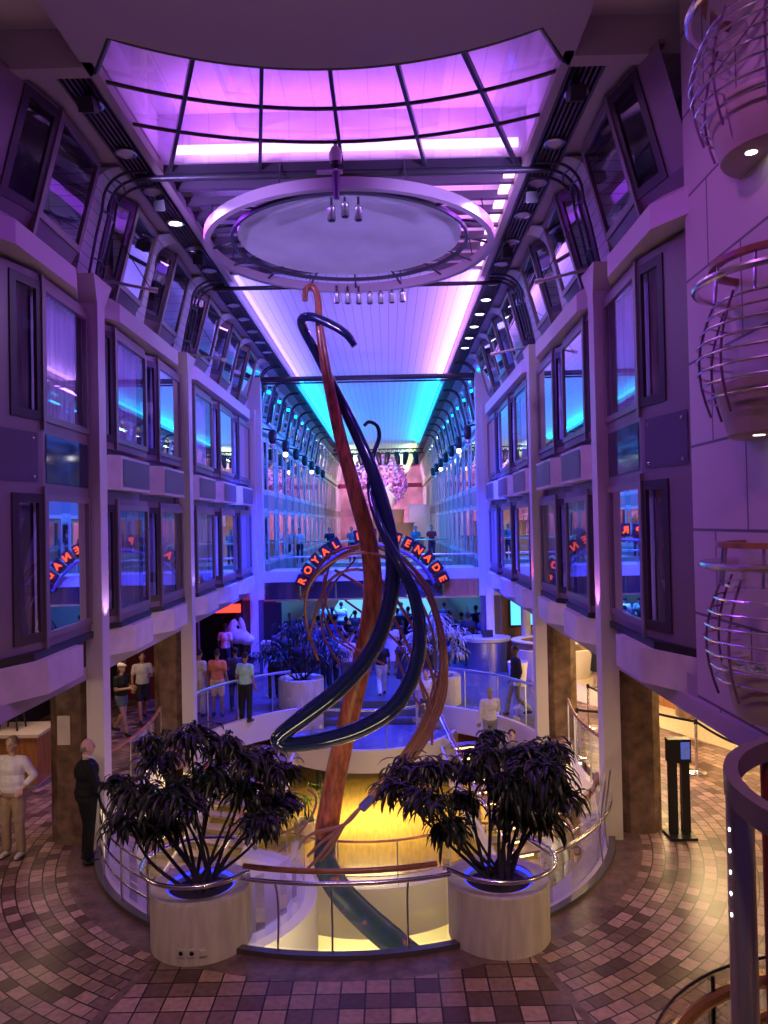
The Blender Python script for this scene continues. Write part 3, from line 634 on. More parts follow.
def prow(s, y0, y1, pr=.28, back=4.3, kn=.27):
    """plan of a bay: wall, knee, tip of the prow, wall"""
    L = y1 - y0
    return [(s * back, y0), (s * (4.22), y0), (s * (4.22 - pr), y0 + L * kn), (s * (4.25 - pr), y1), (s * back, y1)]
def bay(s, y0, y1, z0, z1, lean=0.0, far=False, sill=.12, curtains=True, hb=.12, kn=.25, sw=0.0):
    WN[0] += 1
    pl = prow(s, y0, y1, .26 if not far else .16, kn=kn); shift = lambda z: -s * lean * (z - z0)
    root = sroot('window_%d' % WN[0], (s * 4.1, (y0 + y1) / 2, z0))
    fr = MB(); A, B, Cc = pl[1], pl[2], pl[3]
    def P3(p, z): return (p[0] + shift(z), p[1], z)
    def sh(z): return [(x + shift(z), y) for x, y in pl]
    ctr = (s * 4.3, (y0 + y1) / 2)
    shrink = [(x + s * .22 if 0 < i < 4 else x, y + (.12 if i < 3 else -.12)) for i, (x, y) in enumerate(pl)]
    fr.loft(shrink, z0 - sill * 1.1, sh(z0), z0) if lean else fr.loft(sh(z0), z0 - sill, sh(z0), z0)
    fr.loft(sh(z1), z1, sh(z1), z1 + hb)
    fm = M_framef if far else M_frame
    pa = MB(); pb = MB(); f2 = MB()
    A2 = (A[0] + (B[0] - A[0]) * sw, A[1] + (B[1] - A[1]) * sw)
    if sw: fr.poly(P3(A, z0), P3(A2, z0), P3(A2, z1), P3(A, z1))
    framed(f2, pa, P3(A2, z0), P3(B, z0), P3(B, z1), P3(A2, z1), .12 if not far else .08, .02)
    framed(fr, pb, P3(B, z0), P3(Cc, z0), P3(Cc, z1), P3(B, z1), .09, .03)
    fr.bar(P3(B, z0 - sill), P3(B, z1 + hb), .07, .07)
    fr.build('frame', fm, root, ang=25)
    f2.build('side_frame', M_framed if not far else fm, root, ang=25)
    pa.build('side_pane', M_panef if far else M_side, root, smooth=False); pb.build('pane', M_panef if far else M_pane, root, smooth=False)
    if curtains and not far:
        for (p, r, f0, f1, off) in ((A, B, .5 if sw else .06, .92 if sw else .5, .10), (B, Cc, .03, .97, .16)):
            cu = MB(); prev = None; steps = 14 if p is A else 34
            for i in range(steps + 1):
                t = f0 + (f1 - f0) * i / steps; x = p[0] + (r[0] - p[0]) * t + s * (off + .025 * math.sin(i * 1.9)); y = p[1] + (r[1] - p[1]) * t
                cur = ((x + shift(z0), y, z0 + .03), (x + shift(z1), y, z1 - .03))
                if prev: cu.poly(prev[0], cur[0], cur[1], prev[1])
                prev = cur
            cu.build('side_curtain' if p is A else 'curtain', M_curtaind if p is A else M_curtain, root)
    return root
BAYS = [(9.0, 11.78), (12.32, 14.66), (14.74, 17.1), (17.55, 20.2), (20.28, 22.9), (22.98, 25.65)]
TR = [50]
def trim(mb, m, **k): TR[0] += 1; return struct('trim_%d' % TR[0], mb, m, **k)
for s in (-1, 1):
    for bi, (y0, y1) in enumerate(BAYS):
        nearb = bi == 0
        bay(s, y0, y1, 3.45, 5.38 if nearb else 5.3, hb=.1, sw=.48 if nearb else 0, kn=.42 if nearb else .25)
        bay(s, y0, y1, 6.35, 8.2, hb=.1, sw=.48 if nearb else 0, kn=.42 if nearb else .25)
        bay(s, y0 + (.28 if not nearb else -.1), y1 - .28, 9.06, 10.42, lean=.26, sill=.42, curtains=False, hb=.05, kn=.45 if nearb else .3, sw=.4 if nearb else 0)
        pl = prow(s, y0, y1, .26, kn=.42 if nearb else .25); A, B, Cc = pl[1], pl[2], pl[3]
        # spandrel between the two window rows: pale box with a dark panel on its long face
        if nearb:
            sp = MB().loft(pl, 5.48, None, 6.23); trim(sp, M_frame, smooth=False)
            pn = MB(); d = s * -.012
            for (p, q, f0, f1) in ((A, B, .12, .9), (B, Cc, .05, .97)):
                a = (p[0] + (q[0] - p[0]) * f0 + d, p[1] + (q[1] - p[1]) * f0); b = (p[0] + (q[0] - p[0]) * f1 + d, p[1] + (q[1] - p[1]) * f1)
                pn = MB(); pn.poly((*a, 5.53), (*b, 5.53), (*b, 6.18), (*a, 6.18)); trim(pn, M_panel if p is A else M_spand)
            bolts = MB()
            for f_ in (.2, .82):
                for z in (5.6, 6.1): bolts.ell((A[0] + (B[0] - A[0]) * f_ + d * 1.5, A[1] + (B[1] - A[1]) * f_, z), .022, 8, 6)
            trim(bolts, M_chrome)
        else:
            p2 = [(s * 4.3, y0 + .15), (s * 4.15, y0 + .15), (s * 3.84, y0 + .5), (s * 3.86, y1 - .25), (s * 4.3, y1 - .25)]
            trim(MB().loft(p2, 5.55, None, 6.12), M_stonebox, smooth=False)
            a, b = p2[2], p2[3]; d = -s * .014; pn = MB()
            f = lambda t: (a[0] + (b[0] - a[0]) * t + d, a[1] + (b[1] - a[1]) * t)
            pn.poly((*f(.04), 5.6), (*f(.96), 5.6), (*f(.96), 6.07), (*f(.04), 6.07)); trim(pn, M_panel)
            trim(MB().loft(prow(s, y0, y1, .1), 5.4, None, 6.25), M_frame, smooth=False)
        # stone box under the lowest row
        p3 = prow(s, y0 + (.0 if nearb else .12), y1 - (.7 if nearb else .3), .42, kn=.42)
        trim(MB().loft([(x, y) for x, y in p3], 2.80, None, 3.24), M_stonebox, smooth=False)
        trim(MB().loft(prow(s, y0, y1, .3), 3.24, None, 3.34), M_black, smooth=False)  # black slab stands in for the shade in the gap above the box
    # cornice in front of each group of bays
    for (y0, y1) in ((8.7, 11.75), (12.3, 17.12), (17.55, 25.65)):
        pl = [(s * 4.4, y0), (s * 4.12, y0), (s * 3.82, y0 + .5), (s * 3.82, y1 - .75), (s * 4.1, y1), (s * 4.4, y1)]
        trim(MB().loft(pl, 8.36, None, 8.66), M_cream, smooth=False)
        pl2 = [(x - (s * .0), y) for x, y in pl]; trim(MB().loft(pl, 8.66, [(x + s * .16 if abs(x) < 4.3 else x, y) for x, y in pl], 8.76), M_cream, smooth=False)
    # columns: pale flat pillars that run down through the opening, brown marble piers behind them
    for ci, y in enumerate((11.95, 17.33, 25.9)):
        z0 = -3.0 if ci < 2 else 0
        c = MB(); x0, x1 = sorted((s * 3.82, s * 4.08)); c.box(x0, x1, y - .15, y + .15, z0, 8.6)
        c.loft([(s * 3.82, y - .16), (s * 4.4, y - .16), (s * 4.4, y + .16), (s * 3.82, y + .16)], 8.4, [(s * 3.78, y - .38), (s * 4.4, y - .38), (s * 4.4, y + .38), (s * 3.78, y + .38)], 8.78)
        trim(c, M_cream, smooth=False)
        if ci < 2:
            x0, x1 = 4.1, 4.8; m = MB(); ch = .16
            m.loft([(s * x, yy) for x, yy in ((x0, y + .22), (x0 + ch, y + .06), (x1 - ch, y + .06), (x1, y + .22), (x1, y + .72), (x1 - ch, y + .88), (x0 + ch, y + .88), (x0, y + .72))], -.0, None, 2.78)
            trim(m, M_marble, smooth=False)
        trim(MB().box(*sorted((s * 4.1, s * 4.35)), y - .3, y + .3, 2.7, 8.6), M_frame)
    # pale boarded strips between the leaning top windows, bending over into the ceiling
    for y in (12.05, 14.7, 17.32, 20.24, 22.94, 25.8):
        w = .32 if y not in (14.7, 20.24, 22.94) else .24
        path = [(4.12, 8.76), (3.98, 9.5), (3.86, 9.95)] + [(3.42 + .44 * math.cos(a), 10.02 + .44 * math.sin(a)) for a in [i * PI / 16 for i in range(1, 9)]]
        cs = MB()
        for (xa, za), (xb, zb) in zip(path, path[1:]): cs.add([(s * xa, y - w, za), (s * xa, y + w, za), (s * xb, y + w, zb), (s * xb, y - w, zb)], [(0, 1, 2, 3)])
        for sd in (-w, w):
            cs.add([(s * xa, y + sd, za) for xa, za in path] + [(s * 4.5, y + sd, 10.46), (s * 4.5, y + sd, 8.76)], [tuple(range(len(path) + 2))])
        trim(cs, boards('strip_boards_%d' % (y * 10 + s), (.6, .56, .56), 2, .17, dark=.5, w=.1) if False else M_strip if 'M_strip' in globals() else globals().setdefault('M_strip', boards('strip_boards', (.6, .56, .56), 2, .17, dark=.5, w=.1)), ang=50)
    # the farther run of cabins beyond the portal
    fy = [26.45 + 2.75 * i for i in range(18)]
    for y0 in fy:
        y1 = y0 + 2.6
        bay(s, y0, y1, 3.5, 5.45, far=True); bay(s, y0, y1, 6.2, 8.2, far=True); bay(s, y0 + .15, y1 - .2, 8.9, 10.4, lean=.2, far=True)
        trim(MB().loft(prow(s, y0, y1, .17), 5.5, None, 6.1), M_midf, smooth=False)
        trim(MB().loft(prow(s, y0, y1, .2), 2.75, None, 3.4), M_midf, smooth=False)
    trim(MB().box(*sorted((s * 3.95, s * 4.3)), 26.2, 76, 8.4, 8.7), M_framef)
# portal at the end of the first hall
for s in (-1, 1):
    trim(MB().box(*sorted((s * 3.62, s * 4.35)), 25.85, 26.1, 2.4, 9.9), M_framef)
    trim(MB().box(*sorted((s * 3.66, s * 4.35)), 25.88, 26.08, 0, 2.4), M_panel)

# ---------------------------------------------------------------- arches of pipes at the columns
def hoop(s, y, label, far=False):
    t = thing('pipe_arch', label, 'pipe frame', (s * 4.0, y, 8.75), 'dark pipe arches along the upper walls')
    offs = (-.26, 0, .26) if not far else (-.14, .14)
    prof = [(3.93, 8.75), (3.80, 9.4), (3.70, 9.8)] + [(3.22 + .46 * math.cos(a), 9.92 + .46 * math.sin(a)) for a in [i * PI / 14 for i in range(1, 8)]] + [(3.0, 10.38)]
    for o in offs: MB().tube([(s * x, y + o, z) for x, z in prof], .023 if not far else .03, 6).build('pipe', M_pipe, t)
    for (x, z) in prof[0:8:2] + [((prof[0][0] + prof[1][0]) / 2, (prof[0][1] + prof[1][1]) / 2)]: MB().tube([(s * x, y + offs[0], z), (s * (x - .05), y, z + .02), (s * x, y + offs[-1], z)], .016, 5).build('cross_brace', M_pipe, t)
    return t
SIDE = {-1: 'left', 1: 'right'}
for s in (-1, 1):
    for k, y in enumerate((12.0, 17.33)): hoop(s, y, 'triple dark pipe arch at the %s column on the %s wall' % (ORD[k], SIDE[s]))
    for k in range(9): hoop(s, 26.5 + 2.75 * k, '%s double pipe arch beyond the portal on the %s wall' % (ORD[k], SIDE[s]), far=True)
    # thin lamp arms that stick out at cornice level
    for k, y in enumerate((12.0, 17.33)):
        t = thing('lamp_arm', 'thin rod lamp arm with stay cable at the %s column, %s wall' % (ORD[k], SIDE[s]), 'lamp arm', (s * 3.9, y, 8.8), 'rod lamp arms at cornice level')
        a = V((s * 3.85, y + .1, 8.84)); b = V((s * 3.15, y + .35, 8.75))
        MB().tube([a, b], .028, 8).build('arm', M_steel, t); MB().tube([b, V((s * 3.75, y + .3, 9.75))], .008, 5).build('stay_cable', M_pipe, t)
        m = MB(); m.tube([b + (a - b) * .02, b + (b - a) * .14], .045, 10); m.build('lamp_head', M_steel, t)
for k, (y, z, r) in enumerate(((12.0, 10.40, .06), (17.33, 10.28, .05), (26.0, 9.84, .09))):
    b = MB(); b.tube([(-3.25 if k < 2 else -3.7, y, z), (3.25 if k < 2 else 3.7, y, z)], r, 10)
    if k == 2: b.tube([(-3.7, y + .1, z - .12), (3.7, y + .1, z - .12)], .03, 8)
    tag(b.build('tie_beam', M_pipe), 'dark tube spanning the hall %s' % ('at the near edge of the glass fan', 'behind the hanging disc', 'at the portal where the light turns blue')[k], 'beam', 'dark cross tubes under the ceiling')
# downlights and small spotlights in the grilles
for s in (-1, 1):
    for k in range(12):
        y = 10.0 + 1.33 * k; x = s * 3.18
        t = thing('downlight', '%s round downlight from the front in the %s ceiling grille' % (ORD[k], SIDE[s]), 'downlight', (x, y, 10.5), 'downlights in the ceiling grilles')
        lit = (s > 0 and k >= 6) or (s < 0 and k == 3) or (s > 0 and k == 0) and False
        MB().lathe([(.0, .02), (.12, .02), (.15, .01), (.16, -.02), (.13, -.03), (.12, 0), (0, .0)], (x, y, 10.48), 20).build('rim', M_steel, t)
        MB().lathe([(0, -.01), (.11, -.01)], (x, y, 10.475), 20).build('lens', M_lampw if lit else M_cream, t)
    for k, y in enumerate((9.7, 12.8, 15.4)):
        x = s * 3.1
        t = thing('grille_spotlight', '%s black box spotlight hanging under the %s ceiling grille' % (ORD[k], SIDE[s]), 'spotlight', (x, y, 10.45), 'black spotlights under the grilles')
        MB().obox((x, y, 10.3), (V((1, 0, 0)), V((0, .9, .4)), V((0, -.4, .9))), (.1, .13, .09)).build('housing', M_black, t)
        MB().bar((x, y, 10.5), (x, y, 10.35), .04, .1).build('bracket', M_black, t)
    # stage lamps on the far walls
    for k in range(7):
        y = 28.0 + 3.6 * k; x = s * 3.55; z = 8.15
        t = thing('stage_spotlight', '%s dark stage lamp on the far %s wall at cornice height' % (ORD[k], SIDE[s]), 'spotlight', (x, y, z), 'stage lamps on the far walls')
        MB().caps((x, y, z + .1), (x, y - .1, z - .16), .16, .14).build('housing', M_black, t)
        MB().bar((s * 3.95, y, z + .3), (x, y, z + .2), .06, .06).build('bracket', M_black, t)
        MB().ell((x, y - .15, z - .36), (.1, .05, .1)).build('lens', M_lampw if k % 3 == 1 else M_chrome, t)
# cove strips
def cove(label, x0, x1, y0, y1, z0, z1, m): tag(MB().box(x0, x1, y0, y1, z0, z1).build('cove_light_strip', m), label, 'light strip', 'glowing cove strips of the ceiling')
cove('pink white cove strip along right edge of planked ceiling', 2.62, 2.79, 12.2, 30.0, 10.56, 10.61, M_cove_p)
cove('violet cove strip along left edge of planked ceiling', -2.79, -2.70, 17.4, 30.0, 10.56, 10.61, M_cove_v)
cove('cyan cove strip on right beyond the portal beam', 2.66, 2.79, 30.2, 54, 10.54, 10.61, M_cove_c)
cove('cyan cove strip on left beyond the portal beam', -2.79, -2.66, 30.2, 54, 10.54, 10.61, M_cove_c)
cove('lemon cove strip at farthest right ceiling edge', 2.5, 2.78, 56, 76, 10.54, 10.61, M_cove_y)
cove('lemon cove strip at farthest left ceiling edge', -2.78, -2.5, 56, 76, 10.54, 10.61, M_cove_y)
cove('bright pink strip inside the glazed fan above its lower edge', -2.6, 2.75, 11.9, 11.97, 10.74, 10.86, M_cove_p)

# ---------------------------------------------------------------- the hanging ring with its plaster disc
RC = V((.0, 14.25, 10.08)); RR = 2.60
t = thing('ring_fixture', 'large purple lit ring with pale disc hanging under the ceiling', 'ring fixture', RC)
rg = MB(); rg.lathe([(RR - .05, -.09), (RR + .06, -.09), (RR + .06, .09), (RR - .05, .09), (RR - .05, -.09)], RC, 72); rg.build('outer_ring', mat('ring_paint', (.36, .27, .33), .45), t)
MB().lathe([(0, .20), (1.95, .16), (2.06, .12), (2.06, .2), (1.95, .24), (0, .26)], RC, 72).build('disc', M_disc, t)
MB().lathe([(2.14, .02), (2.19, .02), (2.19, .09), (2.14, .09), (2.14, .02)], RC, 72).build('inner_ring', M_pipe, t)
for k in range(16):
    a = 2 * PI * k / 16; d = V((math.cos(a), math.sin(a), 0)); MB().tube([RC + d * 2.04 + V((0, 0, .14)), RC + d * (RR - .02)], .022, 6).build('spoke', M_pipe, t)
for k in range(8):
    a = 2 * PI * (k + .5) / 8; d = V((math.cos(a), math.sin(a), 0)); MB().tube([RC + d * RR, RC + d * RR * .97 + V((0, 0, .45))], .012, 5).build('hanger_cable', M_pipe, t)
def lampbox(name, label, p, r, group):
    t = thing(name, label, 'spotlight', p, group); p = V(p)
    MB().tube([p + V((0, 0, .14)), p + V((0, 0, -.02))], .022, 6).build('hanger', M_pipe, t)
    MB().tube([p, p + V((0, 0, -.05)), p + V((0, 0, -.10)), p + V((0, 0, -.24))], [.04, .075, .06, .075], 10).build('housing', M_steel, t)
    MB().ell(p + V((0, 0, -.245)), (.06, .06, .015)).build('lens', M_black, t)
for k in range(7):
    a = PI / 2 + (k - 3) * .095; lampbox('ring_lamp', '%s small lamp from left in the row under the far rim of ring' % ORD[k], RC + V((.30 + math.cos(a) * (RR - .05), math.sin(a) * (RR - .05), -.12)), .06, 'lamp row on the far rim of the ring')
for k in range(3): lampbox('centre_lamp', '%s of three lamps hanging at the near edge of the pale disc' % ('left', 'middle', 'right')[k], RC + V((-.12 + .22 * (k - 1) + .12, -1.75, .02 + .06 * (k == 1))), .06, 'three lamps under the disc')
p = RC + V((0.05, -RR - .1, 1.0))
t = thing('ceiling_camera', 'white domed camera cluster on a drop pole before the ring', 'camera', p)
q = V((-.06, 11.2, 10.42)); t.location = q
MB().tube([q + V((0, 0, .12)), q + V((0, 0, -.36))], .03, 8).build('pole', M_cream, t); MB().tube([q, q + V((0, 0, -.1)), q + V((0, 0, -.22))], [.06, .1, .09], 14).build('housing', M_cream, t); MB().ell(q + V((0, 0, -.24)), (.085, .085, .08)).build('dome', M_black, t)
MB().tube([q + V((0, 0, -.36)), q + V((.0, .0, -.75))], [.06, .045], 10).build('lower_housing', M_panel, t); MB().bar(q + V((-.28, 0, -.36)), q + V((.1, 0, -.36)), .05, .05).build('side_arm', M_cream, t)

# ---------------------------------------------------------------- bridge, sign and the stage beyond
br = MB(); br.box(-3.6, 3.6, 26.0, 28.4, 3.0, 3.3); struct('floor_bridge', br, M_framef)
struct('trim_90', MB().box(-3.62, 3.62, 25.92, 26.02, 2.98, 3.34), M_framef)
t = sroot('trim_91', (0, 25.95, 2.4))
for k in range(6):
    x0 = -3.6 + 1.2 * k; MB().box(x0 + .02, x0 + 1.18, 25.9, 26.0, 2.40, 2.97).build('mirror_panel', M_woodpanel if k == 5 else M_mirror, t)  # wood colour of the end panel stands in for a reflection
MB().box(-3.62, 3.62, 25.88, 26.02, 2.34, 2.40).build('lower_edge', M_steel, t)
SC = V((.03, 25.75, 1.92)); SR = 2.58
sign = thing('arched_sign', 'arched sign of glowing orange letters on the bridge', 'sign', (SC.x, SC.y, 2.4))
arc = [SC + V((math.sin(a) * (SR - .32), 0, math.cos(a) * (SR - .32))) for a in [math.radians(-66 + 132 * i / 40) for i in range(41)]]
MB().tube(arc, .05, 8).build('arch_tube', M_purplerail, sign)
for i, ch in enumerate('ROYAL PROMENADE'):
    if ch == ' ': continue
    a = math.radians(-65 + 9.29 * i); c = SC + V((math.sin(a) * SR, 0, math.cos(a) * SR))
    fc = bpy.data.curves.new('letter', 'FONT'); fc.body = ch; fc.size = .33; fc.align_x = 'CENTER'; fc.align_y = 'CENTER'; fc.extrude = .02; fc.offset = .008
    fo = bpy.data.objects.new('letter', fc); C.objects.link(fo)
    me = bpy.data.meshes.new_from_object(fo.evaluated_get(bpy.context.evaluated_depsgraph_get())); bpy.data.objects.remove(fo)
    me.transform(Matrix.Translation(c + V((0, -.08, 0)) - sign.location) @ Matrix.Rotation(a, 4, 'Y') @ Matrix.Rotation(PI / 2, 4, 'X'))
    me.materials.clear(); me.materials.append(M_neon); o = bpy.data.objects.new('letter', me); C.objects.link(o); o.parent = sign
    ux = V((math.cos(a), 0, -math.sin(a))); uz = V((math.sin(a), 0, math.cos(a)))
    MB().obox(c + V((0, .06, 0)), (ux, V((0, 1, 0)), uz), (.17, .05, .22)).build('letter_box', M_black, sign)
    MB().bar(c - uz * .2 + V((0, .06, 0)), c - uz * .34 + V((0, .06, 0)), .04, .04).build('bracket', M_purplerail, sign)
# upper promenade deck, stage wall and tree of pink blossom
struct('floor_far_bridge', MB().box(-3.7, 3.7, 37.4, 41, 2.7, 3.0), M_framef)
def rail_run(name, label, pts, zb, h=1.05, tube=.03, mt=None, glass=True, posts=None, group=None, wood=False):
    p0 = V(pts[0]); t = thing(name, label, 'railing', (p0.x, p0.y, zb), group)
    P3 = [V((x, y, zb + h)) for x, y in pts]
    MB().tube(P3, tube, 8).build('handrail', mt or M_chrome, t)
    if glass:
        g = MB()
        for a, b in zip(pts, pts[1:]): g.poly((*a, zb + .06), (*b, zb + .06), (*b, zb + h - .06), (*a, zb + h - .06))
        g.build('glass_panel', M_clear, t, smooth=False)
    n = len(pts); step = posts or max(2, n // 6)
    for i in range(0, n, step): MB().tube([(*pts[i], zb), (*pts[i], zb + h)], .016, 6).build('post', M_steel, t)
    return t
rail_run('bridge_railing', 'railing of the far bridge with onlookers', [(-3.7 + .6 * i, 37.5) for i in range(13)], 3.0, posts=2)
rail_run('bridge_railing', 'glass railing on top of the sign bridge', [(-3.5 + .5 * i, 26.3) for i in range(15)], 3.3, h=.5, posts=2)
struct('wall_stage', MB().box(-4.2, 4.2, 76, 76.3, 0, 10.7), mat('stage_backdrop', (.62, .35, .5), .7, var=.5, scale=.6))
tag(MB().box(-3.4, 3.4, 62.0, 62.15, 7.75, 8.1).build('red_banner', mat('banner_red', (.8, .06, .22), .7)), 'pink red banner strip across the hall behind blossom tree', 'banner')
bt = thing('blossom_tree', 'round tree of pink and lilac blossom on the far stage', 'tree', (-.15, 58, 0))
bl = MB(); rnd = random.Random(3)
for i in range(900):
    d = V((rnd.gauss(0, 1), rnd.gauss(0, 1), rnd.gauss(0, 1))).normalized() * (1.9 + .35 * rnd.random()); c = V((-.15, 58, 8.0)) + V((d.x, d.y, d.z * .98))
    bl.ell(c, (.10, .10, .10), 5, 4)
bl.build('blossom', mat('blossom_pink', (.85, .3, .62), .6, var=.4, scale=4), bt)
MB().tube([(-.15, 58, 0), (-.1, 58, 5), (-.15, 58, 7.5)], [.3, .2, .12], 10).build('trunk', M_bark, bt)
sgt = thing('stage_tower', 'golden tiered stage set below the blossom tree', 'stage', (.5, 53, 0))
for k, (w, z0, z1) in enumerate(((2.6, 0, 3.9), (1.9, 3.9, 4.9), (1.2, 4.9, 5.8))):
    MB().lathe([(0, z1), (w, z1), (w * .92, z1 - .12), (w * .88, z0), (0, z0)], (.6, 53, 0), 24, sy=.5).build('tier', mat('stage_gold', (.7, .4, .2), .3, .5) if k == 0 else bpy.data.materials['stage_gold'], sgt)
MB().tube([(.6, 53, 5.8), (.7, 53, 6.6), (.5, 53, 7.2), (.9, 53, 7.6)], [.35, .45, .25, .1], 10).build('finial', mat('ivory_set', (.85, .7, .6), .5), sgt)
tag(MB().box(2.2, 3.9, 60, 60.3, 0, 6.3).build('white_screen', M_framef), 'white side panel right of the golden stage', 'panel')
tr_ = thing('lighting_truss', 'dark truss with hanging moving lamps before the lemon ceiling', 'truss', (0, 54, 9.7))
tb = MB()
for dy, dz in ((0, 0), (.3, 0), (.15, .3)): tb.tube([(-3.2, 54 + dy, 9.8 + dz), (3.2, 54 + dy, 9.8 + dz)], .05, 6)
for i in range(22): tb.tube([(-3.2 + .29 * i, 54, 9.8), (-3.05 + .29 * i, 54.15, 10.1), (-2.9 + .29 * i, 54.3, 9.8)], .025, 5)
tb.build('truss_frame', M_pipe, tr_)
for i in range(9):
    x = -2.6 + .65 * i; MB().caps((x, 54.1, 9.7), (x + .1 * (-1) ** i, 54, 9.1), .22, .15).build('lamp_head', M_black, tr_)
# far floor under the bridge: the cyan light on it is a glowing slab
tag(MB().box(-2.6, 2.9, 40, 60, .0, .06).build('far_floor_glow', emitmat('floor_glow', (.15, .55, 1.0), 1.2)), 'cyan light on the floor behind the crowd, made as a glow', 'painted light')
struct('wall_far_left', MB().box(-4.3, -4.2, 27, 76, 0, 2.75), mat('shopfront_blue', (.06, .06, .09), .4)); struct('wall_far_right', MB().box(4.2, 4.3, 27, 76, 0, 2.75), bpy.data.materials['shopfront_blue'])

# ---------------------------------------------------------------- planters and trees at the near rim
def leaf(mb, p, d, L, w, droop, rnd):
    d = d.normalized(); side = d.cross(V((0, 0, 1)))
    side = side.normalized() if side.length > .05 else V((1, 0, 0)); vs = []; q = V(p); dd = d.copy()
    seg = 4
    for i in range(seg + 1):
        t = i / seg; ww = w * (math.sin(PI * min(.98, .12 + .88 * t)) ** .7) * (1 if t < 1 else .05)
        nz = side.cross(dd) * (.25 * ww)
        vs += [q - side * ww / 2 + nz, q + nz * 0 , q + side * ww / 2 + nz]
        dd = (dd + V((0, 0, -droop * (.6 + t)))).normalized(); q = q + dd * (L / seg)
    fs = []
    for i in range(seg):
        a = i * 3; fs += [(a, a + 1, a + 4, a + 3), (a + 1, a + 2, a + 5, a + 4)]
    mb.add(vs, fs)
def tuft(mb, c, r, n, rnd, L=.31, w=.044):
    for k in range(n):
        a = rnd.random() * 2 * PI; e = rnd.uniform(-.35, 1.0)
        d = V((math.cos(a), math.sin(a), e * .8)); o = c + V((rnd.gauss(0, .09), rnd.gauss(0, .09), rnd.gauss(0, .06))) * (r / .35) + d.normalized() * r * .15
        leaf(mb, o, d, L * rnd.uniform(.7, 1.15) * r / .35, w * rnd.uniform(.8, 1.25), rnd.uniform(.35, .8), rnd)
def planted_tree(label, c, h, r, tufts, seed, rim=True, leafm=None, stems=6, outlets=False, dens=135):
    rnd = random.Random(seed); c = V(c); t = thing('planter_tree', label, 'potted tree', c)
    MB().lathe([(0, 0), (r, 0), (r * 1.0, .02), (r * 1.0, h - .03), (r * .985, h), (r * .70, h), (r * .68, h - .02), (r * .66, h - .16), (0, h - .16)], c, 56).build('tub', M_planter, t)
    so = MB(); so.lathe([(0, h - .06), (r * .35, h - .07), (r * .665, h - .11)], c, 30); so.build('soil', M_soil, t)
    if rim: MB().lathe([(r * .69, h - .05), (r * .65, h - .05), (r * .65, h - .015), (r * .69, h - .015)], c, 48).build('light_strip', M_blueled, t)
    fo = MB(); tk = MB()
    base = [c + V((math.cos(k * 2.4) * r * .22, math.sin(k * 2.4) * r * .22, h - .1)) for k in range(stems)]
    for k, (p, rr) in enumerate(tufts):
        p = V(p); b = base[k % stems]; mid = b.lerp(p, .5) + V((rnd.gauss(0, .05), rnd.gauss(0, .05), .05 - .10 * ((p - b).to_2d().length)))
        tk.tube(catmull([b, mid, p], 6), [.026 - .016 * i / 12 for i in range(13)], 6); tuft(fo, p, rr, dens, rnd)
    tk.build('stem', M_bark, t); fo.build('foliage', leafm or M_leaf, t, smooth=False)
    if outlets:
        p = c + V((.02, -r, .24))
        for k in range(3):
            x = -.09 + .12 * k; a = math.asin(x / r); q = c + V((math.sin(a) * r, -math.cos(a) * r, .15)); n = V((math.sin(a), -math.cos(a), 0))
            ob = MB().obox(q, (V((n.y, -n.x, 0)), n, V((0, 0, 1))), (.045, .012, .045)).build('socket_outlet', M_cream, t)
            if k < 2: MB().ell(q + n * .012, (.026, .01, .026)).build('socket_hole', M_black, ob)
            else: MB().obox(q + n * .02, (V((n.y, -n.x, 0)), n, V((0, 0, 1))), (.03, .012, .03)).build('cover', M_cream, ob)
    return t
LC, RPC = V((-1.72, 9.22, 0)), V((1.82, 9.24, 0))
rnd = random.Random(11)
def tuftset(pix, Y): return [(atY(x, y, Y + rnd.uniform(-.55, .5)), r) for x, y, r in pix]
TL = tuftset([(192, 736, .34), (224, 744, .28), (160, 760, .28), (254, 758, .34), (280, 772, .28), (136, 792, .34), (170, 794, .36), (207, 776, .36), (243, 786, .36), (270, 802, .32), (128, 822, .28), (158, 826, .3), (262, 822, .26), (118, 782, .18), (150, 742, .18), (186, 806, .26), (286, 800, .22)], 9.2)
TR_ = tuftset([(408, 770, .34), (434, 768, .32), (394, 788, .26), (424, 798, .3), (484, 754, .26), (522, 754, .34), (546, 770, .36), (528, 790, .38), (504, 780, .3), (558, 796, .3), (540, 815, .32), (512, 810, .26), (462, 800, .26), (450, 826, .3), (492, 736, .18), (550, 750, .28), (468, 770, .22)], 9.2)
planted_tree('left round stone planter by the opening with dense dark drooping tree and wall sockets', LC, .66, .59, TL, 5, outlets=True)
planted_tree('right round stone planter by the opening with loose dark drooping tree', RPC, .66, .60, TR_, 6)
